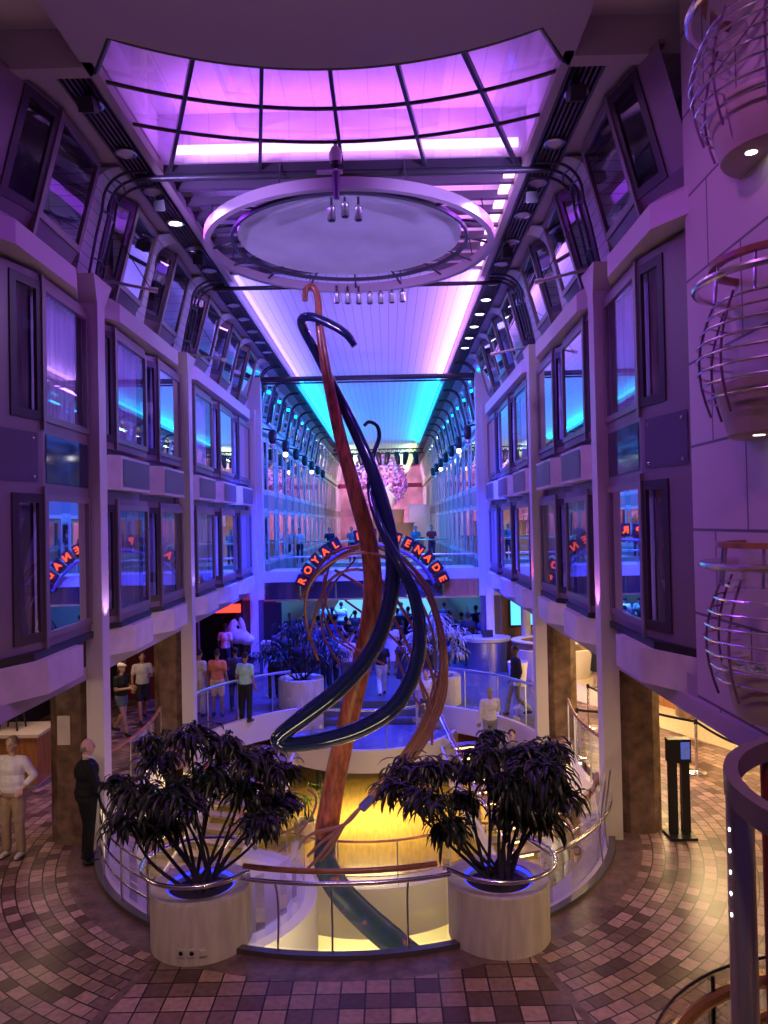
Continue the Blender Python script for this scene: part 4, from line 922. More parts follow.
# planters on the far rim
planted_tree('far left round planter with dark palm before the crowd', (-1.86, 20.95, 0), .75, .62, [(V((-1.86 + x, 20.95 + y, z)), .4) for x, y, z in ((-.8, 0, 1.6), (-.4, .3, 2.0), (.2, -.2, 1.9), (.7, .2, 1.7), (-.6, -.3, 1.3), (.4, 0, 1.3), (0, 0, 2.2), (1.0, 0, 1.4), (-1.1, .1, 1.35))], 8, rim=False, dens=55)
planted_tree('far right round planter with pale flowering shrub before the crowd', (1.86, 20.95, 0), .75, .62, [(V((1.86 + x, 20.95 + y, z)), .42) for x, y, z in ((-.6, 0, 1.8), (-.3, .3, 2.1), (.2, -.2, 2.0), (.6, .2, 1.8), (-.5, -.3, 1.5), (.5, 0, 1.4), (0, 0, 2.3))], 9, rim=False, leafm=M_leafw, dens=50)
planted_tree('small bright green palm in tub on lower deck left of red tube', atZ(306, 838, -3.0), .45, .3, [(atZ(306, 838, -3.0) + V((0, 0, 1.05)), .75), (atZ(306, 838, -3.0) + V((.05, 0, .9)), .6)], 10, rim=False, leafm=M_leafg, stems=1, dens=26)
planted_tree('dark shrub in pale tub below the left railing', V((-3.35, 12.6, -3.0)), .9, .4, [(V((-3.35 + x, 12.6, -3.0 + z)), .35) for x, z in ((-.2, 1.6), (.2, 1.7), (0, 2.0))], 12, rim=False, dens=60)

# ---------------------------------------------------------------- guard rail round the near rim
t = thing('guard_rail', 'chrome and wood guard rail curving round the near rim between the planters', 'railing', (0, 8.75, 0))
def rim(a, r, z): return V((HC[0] + r * math.cos(a), HC[1] + r * math.sin(a), z))
def ang(p): return math.atan2(p[1] - HC[1], p[0] - HC[0]) % (2 * PI)
def ringpts(c, r, z, a0, a1, n): return [V((c.x + r * math.cos(a0 + (a1 - a0) * i / n), c.y + r * math.sin(a0 + (a1 - a0) * i / n), z)) for i in range(n + 1)]
aL, aR = ang((-1.15, 8.95)), ang((1.2, 8.95))
mid = [rim(aL + (aR - aL) * i / 16, 4.06, .86) for i in range(17)]
lring = ringpts(LC, .68, .92, -.45, -PI * 2 + .5, 40); rring = ringpts(RPC, .68, .90, PI + .45, 2 * PI + .9, 30)
MB().tube(lring[::-1] + mid, .027, 10).build('handrail', M_chrome, t)
a1 = ang((4.0, 11.75)); a0 = ang((2.5, 9.66))
MB().tube(mid[-1:] + rring + [rim(a0 + (a1 - a0) * i / 14, 4.02, .74 - .02 * i / 14) for i in range(15)], .027, 10).build('handrail', M_chrome, t)
MB().tube([rim(aL - .02 + (aR - aL) * i / 16, 3.84, .90) for i in range(17)], .034, 10).build('wood_handrail', M_wood, t)
MB().tube([rim(a0 - .02 + (a1 - a0 + .02) * i / 14, 3.82, 1.0) for i in range(15)], .036, 10).build('wood_handrail', M_wood, t)
for (b0, b1, top, nm) in ((aL, aR, .82, 0), (a0 - .02, a1, 1.22, 1), (ang((-4.0, 11.75)), ang((-2.4, 9.6)), .95, 2)):
    g = MB(); n = 12
    for i in range(n):
        p, q = rim(b0 + (b1 - b0) * i / n, 3.93, 0), rim(b0 + (b1 - b0) * (i + 1) / n, 3.93, 0)
        g.poly(p + V((0, 0, .06)), q + V((0, 0, .06)), q + V((0, 0, top)), p + V((0, 0, top)))
    g.build('glass_panel', M_clear, t, smooth=False)
for a, top in ((aL + .10, .84), (aL + .26, .84), (aR - .12, .84), (a0 + .42, 1.2), (a1 - .1, 1.2)):
    MB().tube(catmull([rim(a, 3.97, 0.02), rim(a, 3.93, .35), rim(a, 3.95, .65), rim(a, 4.03, top)], 5), .013, 6).build('post', M_steel, t)
bl_, bl0 = ang((-4.02, 11.6)), ang((-2.42, 9.62))
for z in (.98, .72, .5, .28): MB().tube([rim(bl_ + (bl0 - bl_) * i / 14, 3.98, z) for i in range(15)], .027 if z > .9 else .013, 8).build('handrail' if z > .9 else 'lower_bar', M_chrome, t)
for f_ in (.04, .36, .7, .97): MB().tube([rim(bl_ + (bl0 - bl_) * f_, 3.98, 0), rim(bl_ + (bl0 - bl_) * f_, 3.98, 1.0)], .02, 6).build('post', M_steel, t)
# rails between the columns and round the far rim
for s in (-1, 1):
    rail_run('gallery_railing', '%s gallery railing between the first two pale columns' % SIDE[s], [(s * (4.36 - .18 * math.sin(PI * i / 12)), 12.9 + i * .3) for i in range(13)], 0, mt=M_wood, posts=4)
    aa = circ(0, 16.75, 4.06, .12, 1.04, 14) if s > 0 else circ(0, 16.75, 4.06, PI - .12, PI - 1.04, 14)
    rail_run('gallery_railing', 'curved %s railing along the far rim beside the planter' % SIDE[s], aa, 0, posts=4, mt=M_steel, tube=.035)
rail_run('landing_railing', 'glass balustrade round the front of the oval landing', circ(0, 20.55, 2.2, PI * 1.26, PI * 1.72, 24), LZ, h=.95, posts=8)
rail_run('balcony_railing', 'curved brass railing of the golden lower balcony', circ(0, 19.8, 3.05, PI + .5, 2 * PI - .5, 30), -3.0, h=1.0, posts=6, mt=M_brass)

# ---------------------------------------------------------------- curved stairs down to the lower deck
def stair(s):
    t = thing('staircase', 'curved %s staircase %s down to the lower deck' % (SIDE[s], 'with glowing treads' if s > 0 else 'with pale stringers'), 'staircase', (s * 3, 17.5, -3))
    n = 15; cl = []
    for i in range(n + 1):
        f_ = i / n; cl.append(V((s * (2.45 + 1.55 * f_ ** 1.15), 19.55 - 4.6 * f_, LZ - 2.5 * f_)))
    tr = MB(); ln = MB()
    st_in, st_out = [], []
    for i in range(n):
        a, b = cl[i], cl[i + 1]; d = (b - a).to_2d().normalized(); nr = V((-d.y, d.x, 0)); z = b.z
        w = .72; p = [(a + nr * w), (a - nr * w), (b - nr * w), (b + nr * w)]
        tr.loft([(q.x, q.y) for q in p], z - .05, None, z)
        m0 = b - V((d.x, d.y, 0)) * .02
        ln.bar((m0 + nr * w * .2).to_2d().to_3d() + V((0, 0, z - .075)), (m0 - nr * w * .5).to_2d().to_3d() + V((0, 0, z - .075)), .03, .035)
        st_in.append(a - nr * .76 * s); st_out.append(a + nr * .76 * s)
    tr.build('tread', M_tread, t, smooth=False)
    if s > 0: ln.build('tread_light', M_lampwarm, t)
    for nm, path in (('inner', st_in), ('outer', st_out)):
        sg = MB()
        for a, b in zip(path, path[1:]): sg.bar(a + V((0, 0, -.18)), b + V((0, 0, -.18)), .06, .42)
        sg.build('stringer', M_cream, t)
        for dz, m, r in ((.88, M_wood, .03), (.72, M_chrome, .018)): MB().tube([p + V((0, 0, dz)) for p in path], r, 8).build('handrail', m, t)
        g = MB()
        for a, b in zip(path, path[1:]): g.poly(a + V((0, 0, .05)), b + V((0, 0, .05)), b + V((0, 0, .8)), a + V((0, 0, .8)))
        g.build('glass_panel', M_clear, t, smooth=False)
    return t
stair(1); stair(-1)

# ---------------------------------------------------------------- the twisting sculpture
sc = thing('sculpture', 'tall twisting sculpture of rust red, blue and copper tubes', 'sculpture', (0, 15.2, -5.8))
def path(pts): return catmull([atY(x, y, Y) for x, y, Y in pts], 8)
def radii(rs, k=8):
    out = []
    for i in range(len(rs) - 1): out += [rs[i] + (rs[i + 1] - rs[i]) * j / k for j in range(k)]
    return out + [rs[-1]]
op = [(305, 301, 13.8), (306, 290, 13.8), (313, 287, 13.8), (318, 300, 13.8), (320, 330, 13.8), (328, 380, 13.9), (341, 440, 14.0), (356, 495, 14.0), (368, 540, 14.1), (373, 585, 14.2), (369, 630, 14.3), (358, 680, 14.5), (346, 730, 14.7), (334, 785, 14.9), (326, 835, 15.0)]
oy = [.05, .055, .058, .06, .075, .095, .12, .145, .165, .178, .185, .19, .20, .215, .24]
MB().tube(path(op), radii(oy), 14).build('red_tube', M_orange, sc)
bp = [(326, 835, 15.0), (326, 865, 15.0), (342, 893, 15.0), (368, 920, 15.1), (400, 948, 15.2), (430, 980, 15.3), (440, 1040, 15.4)]
base = path(bp); base[-1].z = -5.75
m_base = mat('painted_base', (.03, .11, .12), .3, var=.6, scale=3.5, coat=.4)
nt = m_base.node_tree; rp = [n for n in nt.nodes if n.type == 'VALTORGB'][0]; e = rp.color_ramp.elements.new(.62); e.color = (.03, .05, .16, 1); rp.color_ramp.elements[-1].color = (.42, .12, .10, 1)
MB().tube(base, radii([.24, .26, .26, .27, .28, .30, .34]), 14, flat=.6).build('painted_base', m_base, sc)
bt_ = [(355, 346, 13.2), (346, 334, 13.2), (330, 324, 13.3), (312, 317, 13.4), (302, 319, 13.6), (304, 330, 13.8), (318, 356, 14.0), (335, 390, 14.1), (350, 420, 14.1), (372, 470, 13.9), (387, 520, 13.7), (393, 565, 13.5), (388, 610, 13.4), (371, 652, 13.3), (340, 688, 13.2), (305, 716, 13.1), (281, 735, 13.1), (279, 742, 13.1), (290, 745, 13.1), (325, 740, 13.0), (362, 728, 12.9), (395, 706, 12.9), (414, 672, 13.0), (420, 635, 13.1), (414, 595, 13.2), (397, 560, 13.3), (380, 525, 13.5), (370, 492, 13.8), (372, 460, 14.0), (379, 438, 14.2), (377, 426, 14.2), (369, 422, 14.2), (364, 426, 14.2)]
by = [.06, .07, .078, .08, .08, .082, .088, .095, .105, .118, .128, .135, .14, .145, .148, .15, .135, .125, .13, .14, .142, .138, .13, .12, .108, .09, .072, .055, .045, .04, .036, .034, .03]
MB().tube(path(bt_), radii(by), 14).build('blue_tube', M_blue, sc)
def pl(pts, Y0, Y1): 
    n = len(pts); return [atY(x, y, Y0 + (Y1 - Y0) * i / (n - 1)) for i, (x, y) in enumerate(pts)]
arcR = [(312, 600), (322, 575), (345, 555), (372, 547), (400, 556), (424, 582), (438, 620), (444, 655), (440, 695), (424, 735), (400, 768), (374, 797)]
for k in range(5):
    off = (k - 2); pts = [(x + off * (2.4 if 3 < i < 10 else 1.2) , y + off * 1.2) for i, (x, y) in enumerate(arcR[(1 if k == 1 else 4):])]
    MB().tube(catmull(pl(pts, 14.6 + .1 * k, 13.6 + .08 * k), 8), .038 if k in (1, 3) else .03, 8).build('copper_rod', M_rod, sc)
for k, (ex, ey) in enumerate(((322, 842), (316, 860), (330, 850), (312, 834))):
    MB().tube(catmull(pl([(374, 797), (362, 806), (345, 824), (ex, ey), (ex - 14, ey + 14)], 13.9, 14.9), 6), .032, 7).build('copper_rod', M_rod, sc)
MB().tube(pl([(380, 790), (371, 799), (362, 808)], 13.85, 13.95), .085, 12).build('collar', mat('collar_blue', (.05, .04, .2), .35), sc)
loops = [[(318, 660), (306, 620), (310, 585), (335, 560), (370, 553), (402, 570), (420, 610), (418, 655)], [(325, 575), (322, 605), (332, 635), (352, 650)], [(330, 562), (325, 600), (345, 640), (385, 665)], [(308, 640), (330, 580), (375, 575), (420, 640), (436, 690)], [(345, 600), (395, 640), (425, 690), (436, 730)], [(395, 560), (425, 610), (436, 660), (425, 715), (398, 760)], [(300, 600), (330, 555), (380, 548), (425, 590), (441, 640)], [(355, 560), (330, 590), (322, 630), (340, 665)],
         [(395, 650), (410, 690), (430, 720), (432, 745)], [(335, 570), (380, 600), (410, 650), (425, 700)], [(270, 858), (292, 842), (312, 815), (316, 798), (308, 790)], [(262, 838), (285, 832), (308, 822)]]
for k, q in enumerate(loops): MB().tube(catmull(pl(q, 14.5, 13.6 + .12 * (k % 4)), 8), .022 if k % 3 else .03, 7).build('thin_rod', M_rod, sc)

# ---------------------------------------------------------------- wire basket balconies on the right wall
for k, z in enumerate((3.05, 5.62, 8.17)):
    c = V((4.28, 7.0, z)); nm = ('lowest', 'middle', 'topmost')[k]
    t = thing('wall_basket', '%s chrome wire basket with stone bowl on the right wall' % nm, 'wall basket', c, 'wire baskets on the right wall')
    MB().lathe([(0, 0), (.50, 0), (.53, .02), (.63, .44), (.63, .48), (.58, .48), (.55, .42), (0, .40)], c, 36).build('bowl', M_bowl, t)
    gr = MB(); rn = random.Random(k)
    for i in range(150):
        a = rn.random() * 2 * PI; r = .52 * math.sqrt(rn.random()); gr.ell(c + V((r * math.cos(a), r * math.sin(a), .42 + .03 * rn.random())), (.035, .03, .025), 6, 4)
    o = gr.build('pebble_fill', mat('glass_pebbles', (.3, .32, .4), .2) if k == 0 else bpy.data.materials['glass_pebbles'], t); o['kind'] = 'stuff'
    def rad(f_): return .62 + .18 * math.sin(PI * (.12 + .8 * f_)) - .04 * f_
    for i in range(8):
        f_ = i / 7; MB().lathe([(rad(f_) + .012 * math.cos(a), .36 + .86 * f_ + .012 * math.sin(a)) for a in [j * PI / 3 for j in range(7)]], c, 44).build('hoop', M_chrome, t)
    for i in range(6):
        a = PI * (.5 + i / 5.0); MB().tube([c + V((math.cos(a) * (rad(f_) - .02), math.sin(a) * (rad(f_) - .02), .2 + 1.08 * f_)) for f_ in [j / 8 for j in range(9)]], .012, 6).build('rib', M_purplerail, t)
    MB().lathe([(.78 + .035 * math.cos(a), 1.40 + .035 * math.sin(a)) for a in [j * PI / 4 for j in range(9)]], c, 56).build('top_ring', M_chrome, t)
    MB().lathe([(.58, 1.56), (.66, 1.56), (.66, 1.61), (.58, 1.61), (.58, 1.56)], c, 48).build('wood_ring', M_wood, t)
    for i in range(5):
        a = PI * (.55 + .9 * i / 4); MB().tube([c + V((math.cos(a) * .66, math.sin(a) * .66, 1.22)), c + V((math.cos(a) * .62, math.sin(a) * .62, 1.57))], .014, 6).build('stay', M_steel, t)
    MB().lathe([(0, -.004), (.05, -.004)], c + V((-.34, -.1, 0)), 16).build('downlight', M_lampw, t)

# ---------------------------------------------------------------- round lift landing at the lower right
EC = V((3.70, 4.12, 0))
t = thing('lift_shaft_rail', 'curved aubergine rail on a polished steel column at right edge', 'railing', (EC.x, EC.y, 0))
MB().lathe([(1.16, 3.28), (1.24, 3.28), (1.24, 3.41), (1.16, 3.41), (1.16, 3.28)], EC, 60).build('top_rail', M_purplerail, t)
pc = atY(741, 850, 4.42); pc = V((pc.x + .0, pc.y, 0))
MB().lathe([(.075, .0), (.075, 3.30), (.0, 3.30)], pc, 28).build('column', mat('column_steel', (.55, .52, .55), .3, .75), t)
for k in range(5): MB().ell((pc.x - .073, pc.y - .02, 3.12 - .12 * k), (.004, .008, .012), 8, 6).build('stud_light', M_lampw, t)
for a in (2.1, 1.2, .4, -.5): MB().tube([(EC.x + 1.2 * math.cos(a), EC.y + 1.2 * math.sin(a), 0), (EC.x + 1.2 * math.cos(a), EC.y + 1.2 * math.sin(a), 3.36)], .05, 12).build('post', M_burg if a == 2.1 else M_steel, t)
gl = MB(); q = circ(EC.x, EC.y, 1.2, PI * .25, PI * 1.02, 16)
t2 = thing('round_bench_rail', 'round brass double rail with low glass at bottom right corner', 'railing', (EC.x, EC.y, 0))
for r, z in ((1.64, 1.48), (1.48, 1.34)): MB().lathe([(r + .045 * math.cos(a), z + .045 * math.sin(a)) for a in [j * PI / 4 for j in range(9)]], (EC.x, EC.y, 0), 64).build('brass_rail', M_brass, t2)
for i in range(9):
    a = 2 * PI * i / 9; MB().tube([(EC.x + 1.7 * math.cos(a), EC.y + 1.7 * math.sin(a), 0), (EC.x + 1.68 * math.cos(a), EC.y + 1.68 * math.sin(a), 1.60)], .015, 6).build('post', M_black, t2)
MB().lathe([(1.70, 1.60), (1.71, 1.60), (1.71, 1.62), (1.70, 1.62), (1.70, 1.60)], (EC.x, EC.y, 0), 64).build('top_edge', M_black, t2)
MB().lathe([(1.70, .05), (1.70, 1.60)], (EC.x, EC.y, 0), 64).build('glass_panel', M_clear, t2)

# ---------------------------------------------------------------- stand, stanchions, counters and cupboards
fp = feet(680, 836); t = thing('terminal_stand', 'black two post terminal stand with small lit screen beside marble pier', 'stand', fp)
MB().box(fp.x - .2, fp.x + .2, fp.y - .2, fp.y + .2, 0, .04).build('base', M_black, t)
for dx in (-.095, .095): MB().box(fp.x + dx - .06, fp.x + dx + .06, fp.y - .05, fp.y + .05, .05, 1.25).build('post', M_black, t)
MB().box(fp.x - .17, fp.x + .17, fp.y - .09, fp.y + .07, 1.14, 1.5).build('head', M_black, t)
s_ = MB().poly((fp.x + .01, fp.y - .095, 1.2), (fp.x + .15, fp.y - .095, 1.2), (fp.x + .15, fp.y - .095, 1.46), (fp.x + .01, fp.y - .095, 1.46)).build('screen', M_screen2, t, smooth=False)
MB().tube([(fp.x + .09, fp.y - .1, 1.26), (fp.x + .07, fp.y - .1, 1.33), (fp.x + .11, fp.y - .1, 1.36)], .012, 6).build('screen_mark', M_cream, s_)
def stanchion(label, p):
    t = thing('stanchion', label, 'stanchion', p, 'chrome belt posts')
    MB().lathe([(0, 0), (.18, 0), (.18, .015), (.05, .04), (.03, .06), (.028, .95), (0, .95)], p, 24).build('post', M_chrome, t)
    MB().lathe([(0, .93), (.036, .93), (.036, 1.03), (0, 1.03)], p, 18).build('belt_head', M_black, t); return t
p1 = feet(697, 773); p2 = feet(578, 758); p3 = p1 + V((.55, -2.0, 0)); p0 = p1 + V((-1.2, 3.3, 0))
stanchion('chrome belt post right of the black terminal stand', p1); stanchion('chrome belt post between the two marble piers', p2); stanchion('chrome belt post half hidden by the aubergine rail', p3); stanchion('chrome belt post farthest back near the right shop wall', p0)
def belt(label, a, b):
    pts = [a.lerp(b, i / 10) + V((0, 0, .98 - .12 * math.sin(PI * i / 10))) for i in range(11)]; m = MB()
    for q, r in zip(pts, pts[1:]): m.bar(q, r, .008, .05)
    tag(m.build('barrier_belt', M_black), label, 'belt', 'black barrier belts')
belt('black belt running back from post beside terminal stand', p1, p0); belt('black belt running forward to the aubergine rail', p1, p3)
belt('black belt from post between marble piers to counter', p2, p2 + V((1.9, .6, 0)))
c = V((5.75, 24.2, 0)); t = thing('curved_counter', 'long white curved counter with mosaic band on right', 'counter', c)
MB().lathe([(0, 0), (1.25, 0), (1.6, .9), (1.55, .92), (0, .92)], c, 48, sx=.85, sy=.6).build('body', M_cream, t)
MB().lathe([(1.56, .9), (1.56, 1.12), (1.3, 1.12), (1.3, .9)], c, 48, sx=.85, sy=.6).build('mosaic_band', M_marble, t)
MB().lathe([(1.28, 1.12), (1.62, 1.12), (1.62, 1.16), (1.28, 1.16), (1.28, 1.12)], c, 48, sx=.85, sy=.6).build('worktop', M_cream, t)
c = V((5.15, 25.9, 0)); trim(MB().lathe([(.22, 0), (.22, .2), (.16, .25), (.16, 2.5), (.22, 2.6), (.22, 2.78)], c, 28), M_planter)
t = thing('wall_screen', 'lit blue television screen on the wood wall at right', 'television', (5.45, 26.8, 1.35))
MB().box(4.75, 6.3, 26.86, 26.96, 1.2, 2.25).build('frame', M_black, t); MB().poly((4.8, 26.85, 1.25), (6.25, 26.85, 1.25), (6.25, 26.85, 2.2), (4.8, 26.85, 2.2)).build('screen', M_screen, t, smooth=False)
c = V((3.75, 25.3, 0)); t = thing('service_desk', 'curved silver service desk with white top on right', 'desk', c)
MB().lathe([(0, 0), (.62, 0), (.66, .95), (0, .95)], c, 40, sy=.8).build('front', M_steel, t); MB().lathe([(0, 1.08), (.78, 1.1), (.74, .98), (.6, .95), (0, .95)], c, 40, sy=.8).build('worktop', M_cream, t)
MB().box(c.x - .15, c.x + .2, c.y - .1, c.y + .1, 1.1, 1.32).build('monitor', M_black, t)
t = thing('waste_bin', 'white tapered tub at right edge of silver service desk', 'tub', V((4.35, 22.9, 0)))
MB().lathe([(0, 0), (.22, 0), (.3, .7), (.27, .7), (.2, .1), (0, .1)], (4.35, 22.9, 0), 24).build('body', M_cream, t)
# left side: dark doorway, podium, ornament, cupboard with stacked chairs
t = sroot('door_1', (-4.1, 26, 0)); MB().box(-4.6, -3.05, 25.9, 26.0, 0, 2.3).build('panel', M_black, t)
t = thing('podium', 'small blue lit podium before the dark doorway', 'podium', (-3.3, 25.2, 0))
MB().loft([(-3.55, 25), (-3.05, 25), (-3.05, 25.4), (-3.55, 25.4)], 0, None, 1.05).build('body', M_framef, t); MB().loft([(-3.62, 24.95), (-3.0, 24.95), (-3.0, 25.45), (-3.62, 25.45)], 1.05, None, 1.11).build('top', M_cream, t)
c = atY(238, 632, 25.8); t = thing('soft_ornament', 'white puffy ornament with two upright lobes above left crowd', 'ornament', (c.x, c.y, 0))
m = MB().ell(c + V((0, 0, -.15)), (.42, .3, .25)).ell(c + V((-.2, 0, .15)), (.15, .13, .32), rot=Matrix.Rotation(.35, 3, 'Y')).ell(c + V((.15, 0, .2)), (.11, .1, .32), rot=Matrix.Rotation(-.25, 3, 'Y')).ell(c + V((.3, 0, -.25)), (.28, .22, .2))
o = bpy.data.objects.new('body', fuse(m, .04, 'body', cmat((.75, .74, .8)))); C.objects.link(o); o.parent = t; o.matrix_parent_inverse = Matrix.Translation((-c.x, -c.y, 0))
MB().lathe([(0, 0), (.45, 0), (.4, .06), (.1, .1), (.08, c.z - .3), (0, c.z - .3)], (c.x, c.y, 0), 20).build('pedestal', M_black, t)
c = feet(20, 772); c = V((-6.9, 14.6, 0)); t = thing('orange_cupboard', 'orange wood cupboard with white top behind left pier', 'cupboard', c)
MB().box(c.x - .9, c.x + .75, c.y, c.y + .9, .08, .98).build('body', M_woodpanel, t); MB().box(c.x - .95, c.x + .8, c.y - .05, c.y + .95, .98, 1.04).build('top', M_cream, t); MB().box(c.x - .9, c.x + .7, c.y + .03, c.y + .9, 0, .08).build('plinth', M_cream, t)
for k, dx in enumerate((-.55, .1)):
    q = c + V((dx, .4, 1.04)); ch = thing('stool', '%s upturned wooden stool on the orange cupboard' % ('left', 'right')[k], 'stool', q, 'upturned stools on the cupboard')
    MB().lathe([(0, 0), (.26, 0), (.28, .03), (.26, .06), (0, .06)], q + V((0, 0, .42)), 24).build('seat', M_woodpanel, ch)
    for i in range(4):
        a = PI / 4 + i * PI / 2; MB().tube([q + V((math.cos(a) * .18, math.sin(a) * .18, .44)), q + V((math.cos(a) * .25, math.sin(a) * .25, 0))], .018, 6).build('leg', M_black, ch)
tag(MB().box(-4.62, -4.42, 11.99, 12.01, 1.55, 2.0).build('plaque', M_stonebox), 'small pale plaque on left marble pier', 'plaque')
tag(MB().box(-5.3, -4.0, 23.6, 23.7, 2.25, 2.5).build('neon_strip', M_neonred), 'glowing red strip over the left doorway behind the crowd', 'neon light')
trim(MB().box(-8.45, -4.9, 22.0, 22.2, 0, 2.75), M_burg)
# right shop wall
WP = lambda t, d=0: (7.2 + 3.4 * t - .914 * d, 21.2 - 7.7 * t - .404 * d)      # along the slanting wall, d in front of it
for tt in (.27, .72): trim(MB().lathe([(.42, 0), (.42, .25), (.33, .3), (.33, 2.78)], (*WP(tt, .1), 0), 24), M_marble)
trim(MB().loft([WP(0), WP(1), WP(1, .07), WP(0, .07)], 0, None, .3), M_woodpanel, smooth=False)
m = MB().loft([WP(.50, .02), WP(.64, .02), WP(.64, .12), WP(.50, .12)], .3, None, 1.3)
tag(m.build('lit_display', mat('display', (.5, .55, .6), .3, var=.9, scale=6), smooth=False), 'black and white patterned display low on the right shop wall', 'display')
person('person in black clothes by patterned display at right edge', V((*WP(.66, .75), 0)), turn(60), 1.75, DARK, DARK)

# ---------------------------------------------------------------- light
w = bpy.data.worlds.new('world'); bpy.context.scene.world = w; w.use_nodes = True
w.node_tree.nodes['Background'].inputs[0].default_value = (.26, .12, .40, 1); w.node_tree.nodes['Background'].inputs[1].default_value = .12
def area(name, p, size, col, power, to, sy=None):
    l = bpy.data.lights.new(name, 'AREA'); l.energy = power; l.color = col; l.size = size
    if sy: l.shape = 'RECTANGLE'; l.size_y = sy
    o = bpy.data.objects.new(name, l); C.objects.link(o); o.location = p
    d = (V(to) - V(p)).normalized(); o.rotation_euler = d.to_track_quat('-Z', 'Y').to_euler(); return o
def spot(name, p, to, col, power, ang=60, blend=.6, size=.08):
    l = bpy.data.lights.new(name, 'SPOT'); l.energy = power; l.color = col; l.spot_size = math.radians(ang); l.spot_blend = blend; l.shadow_soft_size = size
    o = bpy.data.objects.new(name, l); C.objects.link(o); o.location = p
    o.rotation_euler = (V(to) - V(p)).normalized().to_track_quat('-Z', 'Y').to_euler(); return o
PUR, VIO, BLU, CYA, WARM = (.33, .035, 1.0), (.07, .025, 1.0), (.04, .08, 1.0), (.0, .42, 1.0), (1.0, .68, .30)
# up-lights of the coves, plus added floating ones in mid-hall and atrium
def uplight(p, sx, sy, col, power, tilt=0.0):
    l = bpy.data.lights.new('ceiling_uplight', 'AREA'); l.energy = power; l.color = col; l.shape = 'RECTANGLE'; l.size = sx; l.size_y = sy
    o = bpy.data.objects.new('ceiling_uplight', l); C.objects.link(o); o.location = p; o.rotation_euler = (PI, tilt, 0); return o
uplight((2.72, 23.6, 10.12), .3, 12.4, (.58, .26, 1), 190, -.75); uplight((-2.72, 23.6, 10.12), .3, 12.4, (.22, .17, 1), 150, .75)
uplight((0, 23.6, 9.3), 1.5, 12.4, (.32, .2, 1), 80)  # floating fill added to brighten the middle of the ceiling
for s in (-1, 1):
    uplight((s * 2.7, 42, 10.1), .3, 23, (0, .42, 1), 430, -s * .45); uplight((s * 1.0, 42, 9.5), 1.2, 23, (.13, .2, 1), 130)  # second one floats mid-hall, added to turn the ceiling centre blue
    uplight((s * 2.6, 66, 10.0), .3, 20, (.6, 1, .55), 380, -s * .6)
uplight((0, 11.6, 10.62), 5, .3, (.5, .11, 1), 88)
uplight((0, 5.0, 8.6), 5, 2, (.55, .34, .62), 45)  # floating area light without a fixture, added to lift the atrium ceiling
spot('bay_fill', (3.0, 12.8, 10.3), (-4.0, 11.0, 6.5), (.42, .36, 1), 900, 36); spot('bay_fill', (-3.0, 12.8, 10.3), (4.0, 11.0, 6.5), (.35, .3, 1), 600, 36)  # spots added to brighten the curtains of the near bays
uplight((1.5, 14.7, 10.72), 2.2, 4.2, (.8, .25, 1), 60); uplight((-1.5, 14.7, 10.72), 2.2, 4.2, (.35, .15, 1), 18)
# added fill floods at grille height, aimed across the hall to colour the walls
def floods(y, col, pw, tz=4.5, dy=0, ang=95):
    for sd in (-1, 1): spot('fill_flood', (sd * 3.0, y, 10.38), (-sd * 4.0, y + dy, tz), col, pw, ang, .8, .07)
for y, col, pw in ((10.3, PUR, 480), (13.4, PUR, 420), (16.4, (.22, .07, 1), 620), (19.8, VIO, 900), (23.4, (.07, .05, 1), 1100)): floods(y, col, pw)
for y, col, pw in ((28, (.04, .07, 1), 2600), (33, (.02, .12, 1), 3000), (39, (.02, .13, 1), 3000), (46, (.03, .2, 1), 2800), (55, (.2, .35, 1), 2200)): floods(y, col, pw, 5)
for sd in (-1, 1): spot('disc_fill', (sd * 3.6, 9.9, 8.9), (sd * .2, 14.6, 10.2), (.45, .3, 1), 1150, 60)  # fill spots added to brighten the disc from below
for x in (-2.5, 2.5): spot('crowd_spot', (x, 22.0, 10.2), (x * .3, 24.5, 0), (.015, .035, 1), 13000, 75)
for x in (-1.2, 1.4): spot('far_floor_spot', (x, 30, 10.2), (x * .3, 33.5, 0), (.1, .42, 1), 6500, 50)  # cyan spots added to light the far floor
spot('sculpture_spot', (-2.9, 10.3, 10.3), (0, 14.2, 3), (.8, .4, .6), 160, 45); spot('sculpture_spot', (2.9, 10.3, 10.3), (0, 13.5, 3), (.5, .4, 1), 260, 45)
spot('stage_beam', (.5, 46, 10), (.5, 53, 5), (1, .5, .4), 2600, 50); spot('stage_beam', (-1, 48, 10), (-.2, 58, 8), (1, .3, .8), 3000, 40)
spot('far_end_wash', (0, 66, 10), (0, 76, 5), (1, .35, .7), 3500, 110)
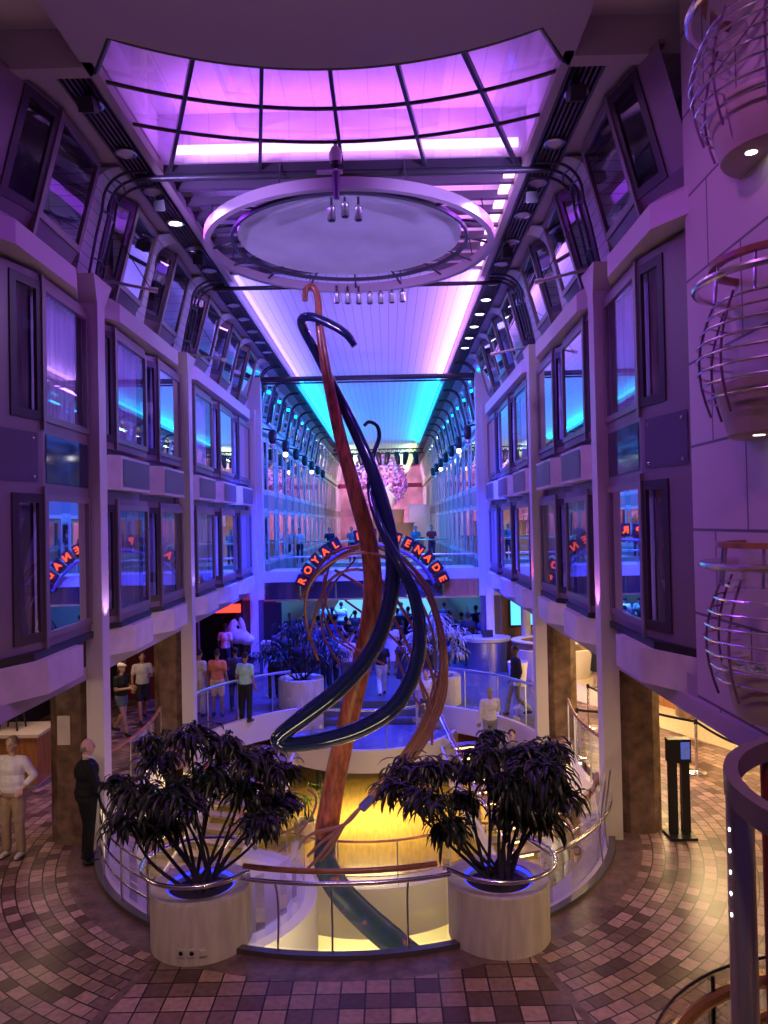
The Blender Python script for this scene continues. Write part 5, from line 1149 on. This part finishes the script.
# warm lamps under the galleries and from the decks behind the camera
for y in (5.5, 8.5, 11.5): area('gallery_light', (6.6, y + .5, 2.74), .9, WARM, 55, (6.6, y + .5, 0), .9)
for y in (15, 18.5, 22): area('gallery_light', (6.6, y, 2.74), 1.2, WARM, 150, (6.6, y, 0), 1.2)
for y in (8.5, 14, 18): area('gallery_light', (-6.2, y, 2.74), .9, (1, .62, .42), 26, (-6.2, y, 0), .9)
spot('atrium_lamp', (1.5, .5, 10.4), (.4, 8.3, 0), (1, .66, .42), 1000, 62, .9, .3)
spot('atrium_lamp', (-1.5, .5, 10.4), (-3.2, 9.5, 0), (.85, .45, .7), 520, 60, .8, .3)
area('gallery_light', (-5.6, 9.6, 2.7), .6, (1, .7, .5), 22, (-5.2, 11.6, .6), .6)  # tilted extra light added to brighten the man at the left edge
spot('wall_spot', (1.0, 5.5, 10.4), (4.1, 7.5, 6.5), (.75, .2, 1), 330, 90, .8, .1)
for sd in (-1, 1):
    spot('fascia_fill_spot', (sd * 2.2, 14.6, -1.6), (sd * 4.4, 15, -.3), (1, .66, .28), 160, 80)  # floating spots added in the opening to warm the rim fascia
spot('ledge_spot', (-2.7, 12.7, -.2), (-1.3, 12.9, -1.2), (.22, .1, 1), 130, 110)
for x in (-4.5, 0, 4.5): area('lower_downlight', (x, 20.5 if x == 0 else 17, -1.06 if x == 0 else -.5), 1.5, (1, .72, .28), 230 if x == 0 else 60, (x, 20 if x == 0 else 16, -3), 1.5)
area('fascia_fill', (0, 9.3, -.7), 4, (1, .78, .42), 150, (0, 17, -3.6), .5)  # unseen area light added to brighten the balcony fascia
area('bottom_downlight', (0, 19, -3.4), 3, (1, .8, .38), 210, (0, 19, -5.8), 4)
area('bottom_downlight', (0, 12, -3.4), 3, (1, .8, .4), 60, (0, 14, -5.8), 3)
# purple and red uplights at the feet of the columns
for s, y, col, pw in ((-1, 11.95, (.75, .4, 1), 18), (1, 11.95, (.95, .3, 1), 22), (1, 17.33, (1, .1, .15), 24), (-1, 17.33, (.4, .3, 1), 12)):
    spot('column_uplight', (s * 3.68, y, 3.42), (s * 3.82, y, 4.2), col, pw * 1.6, 70, .9, .03)
vs = bpy.context.scene.view_settings; vs.view_transform = 'Standard'; vs.look = 'None'; vs.gamma = 1; vs.exposure = 0; vs.use_curve_mapping = False
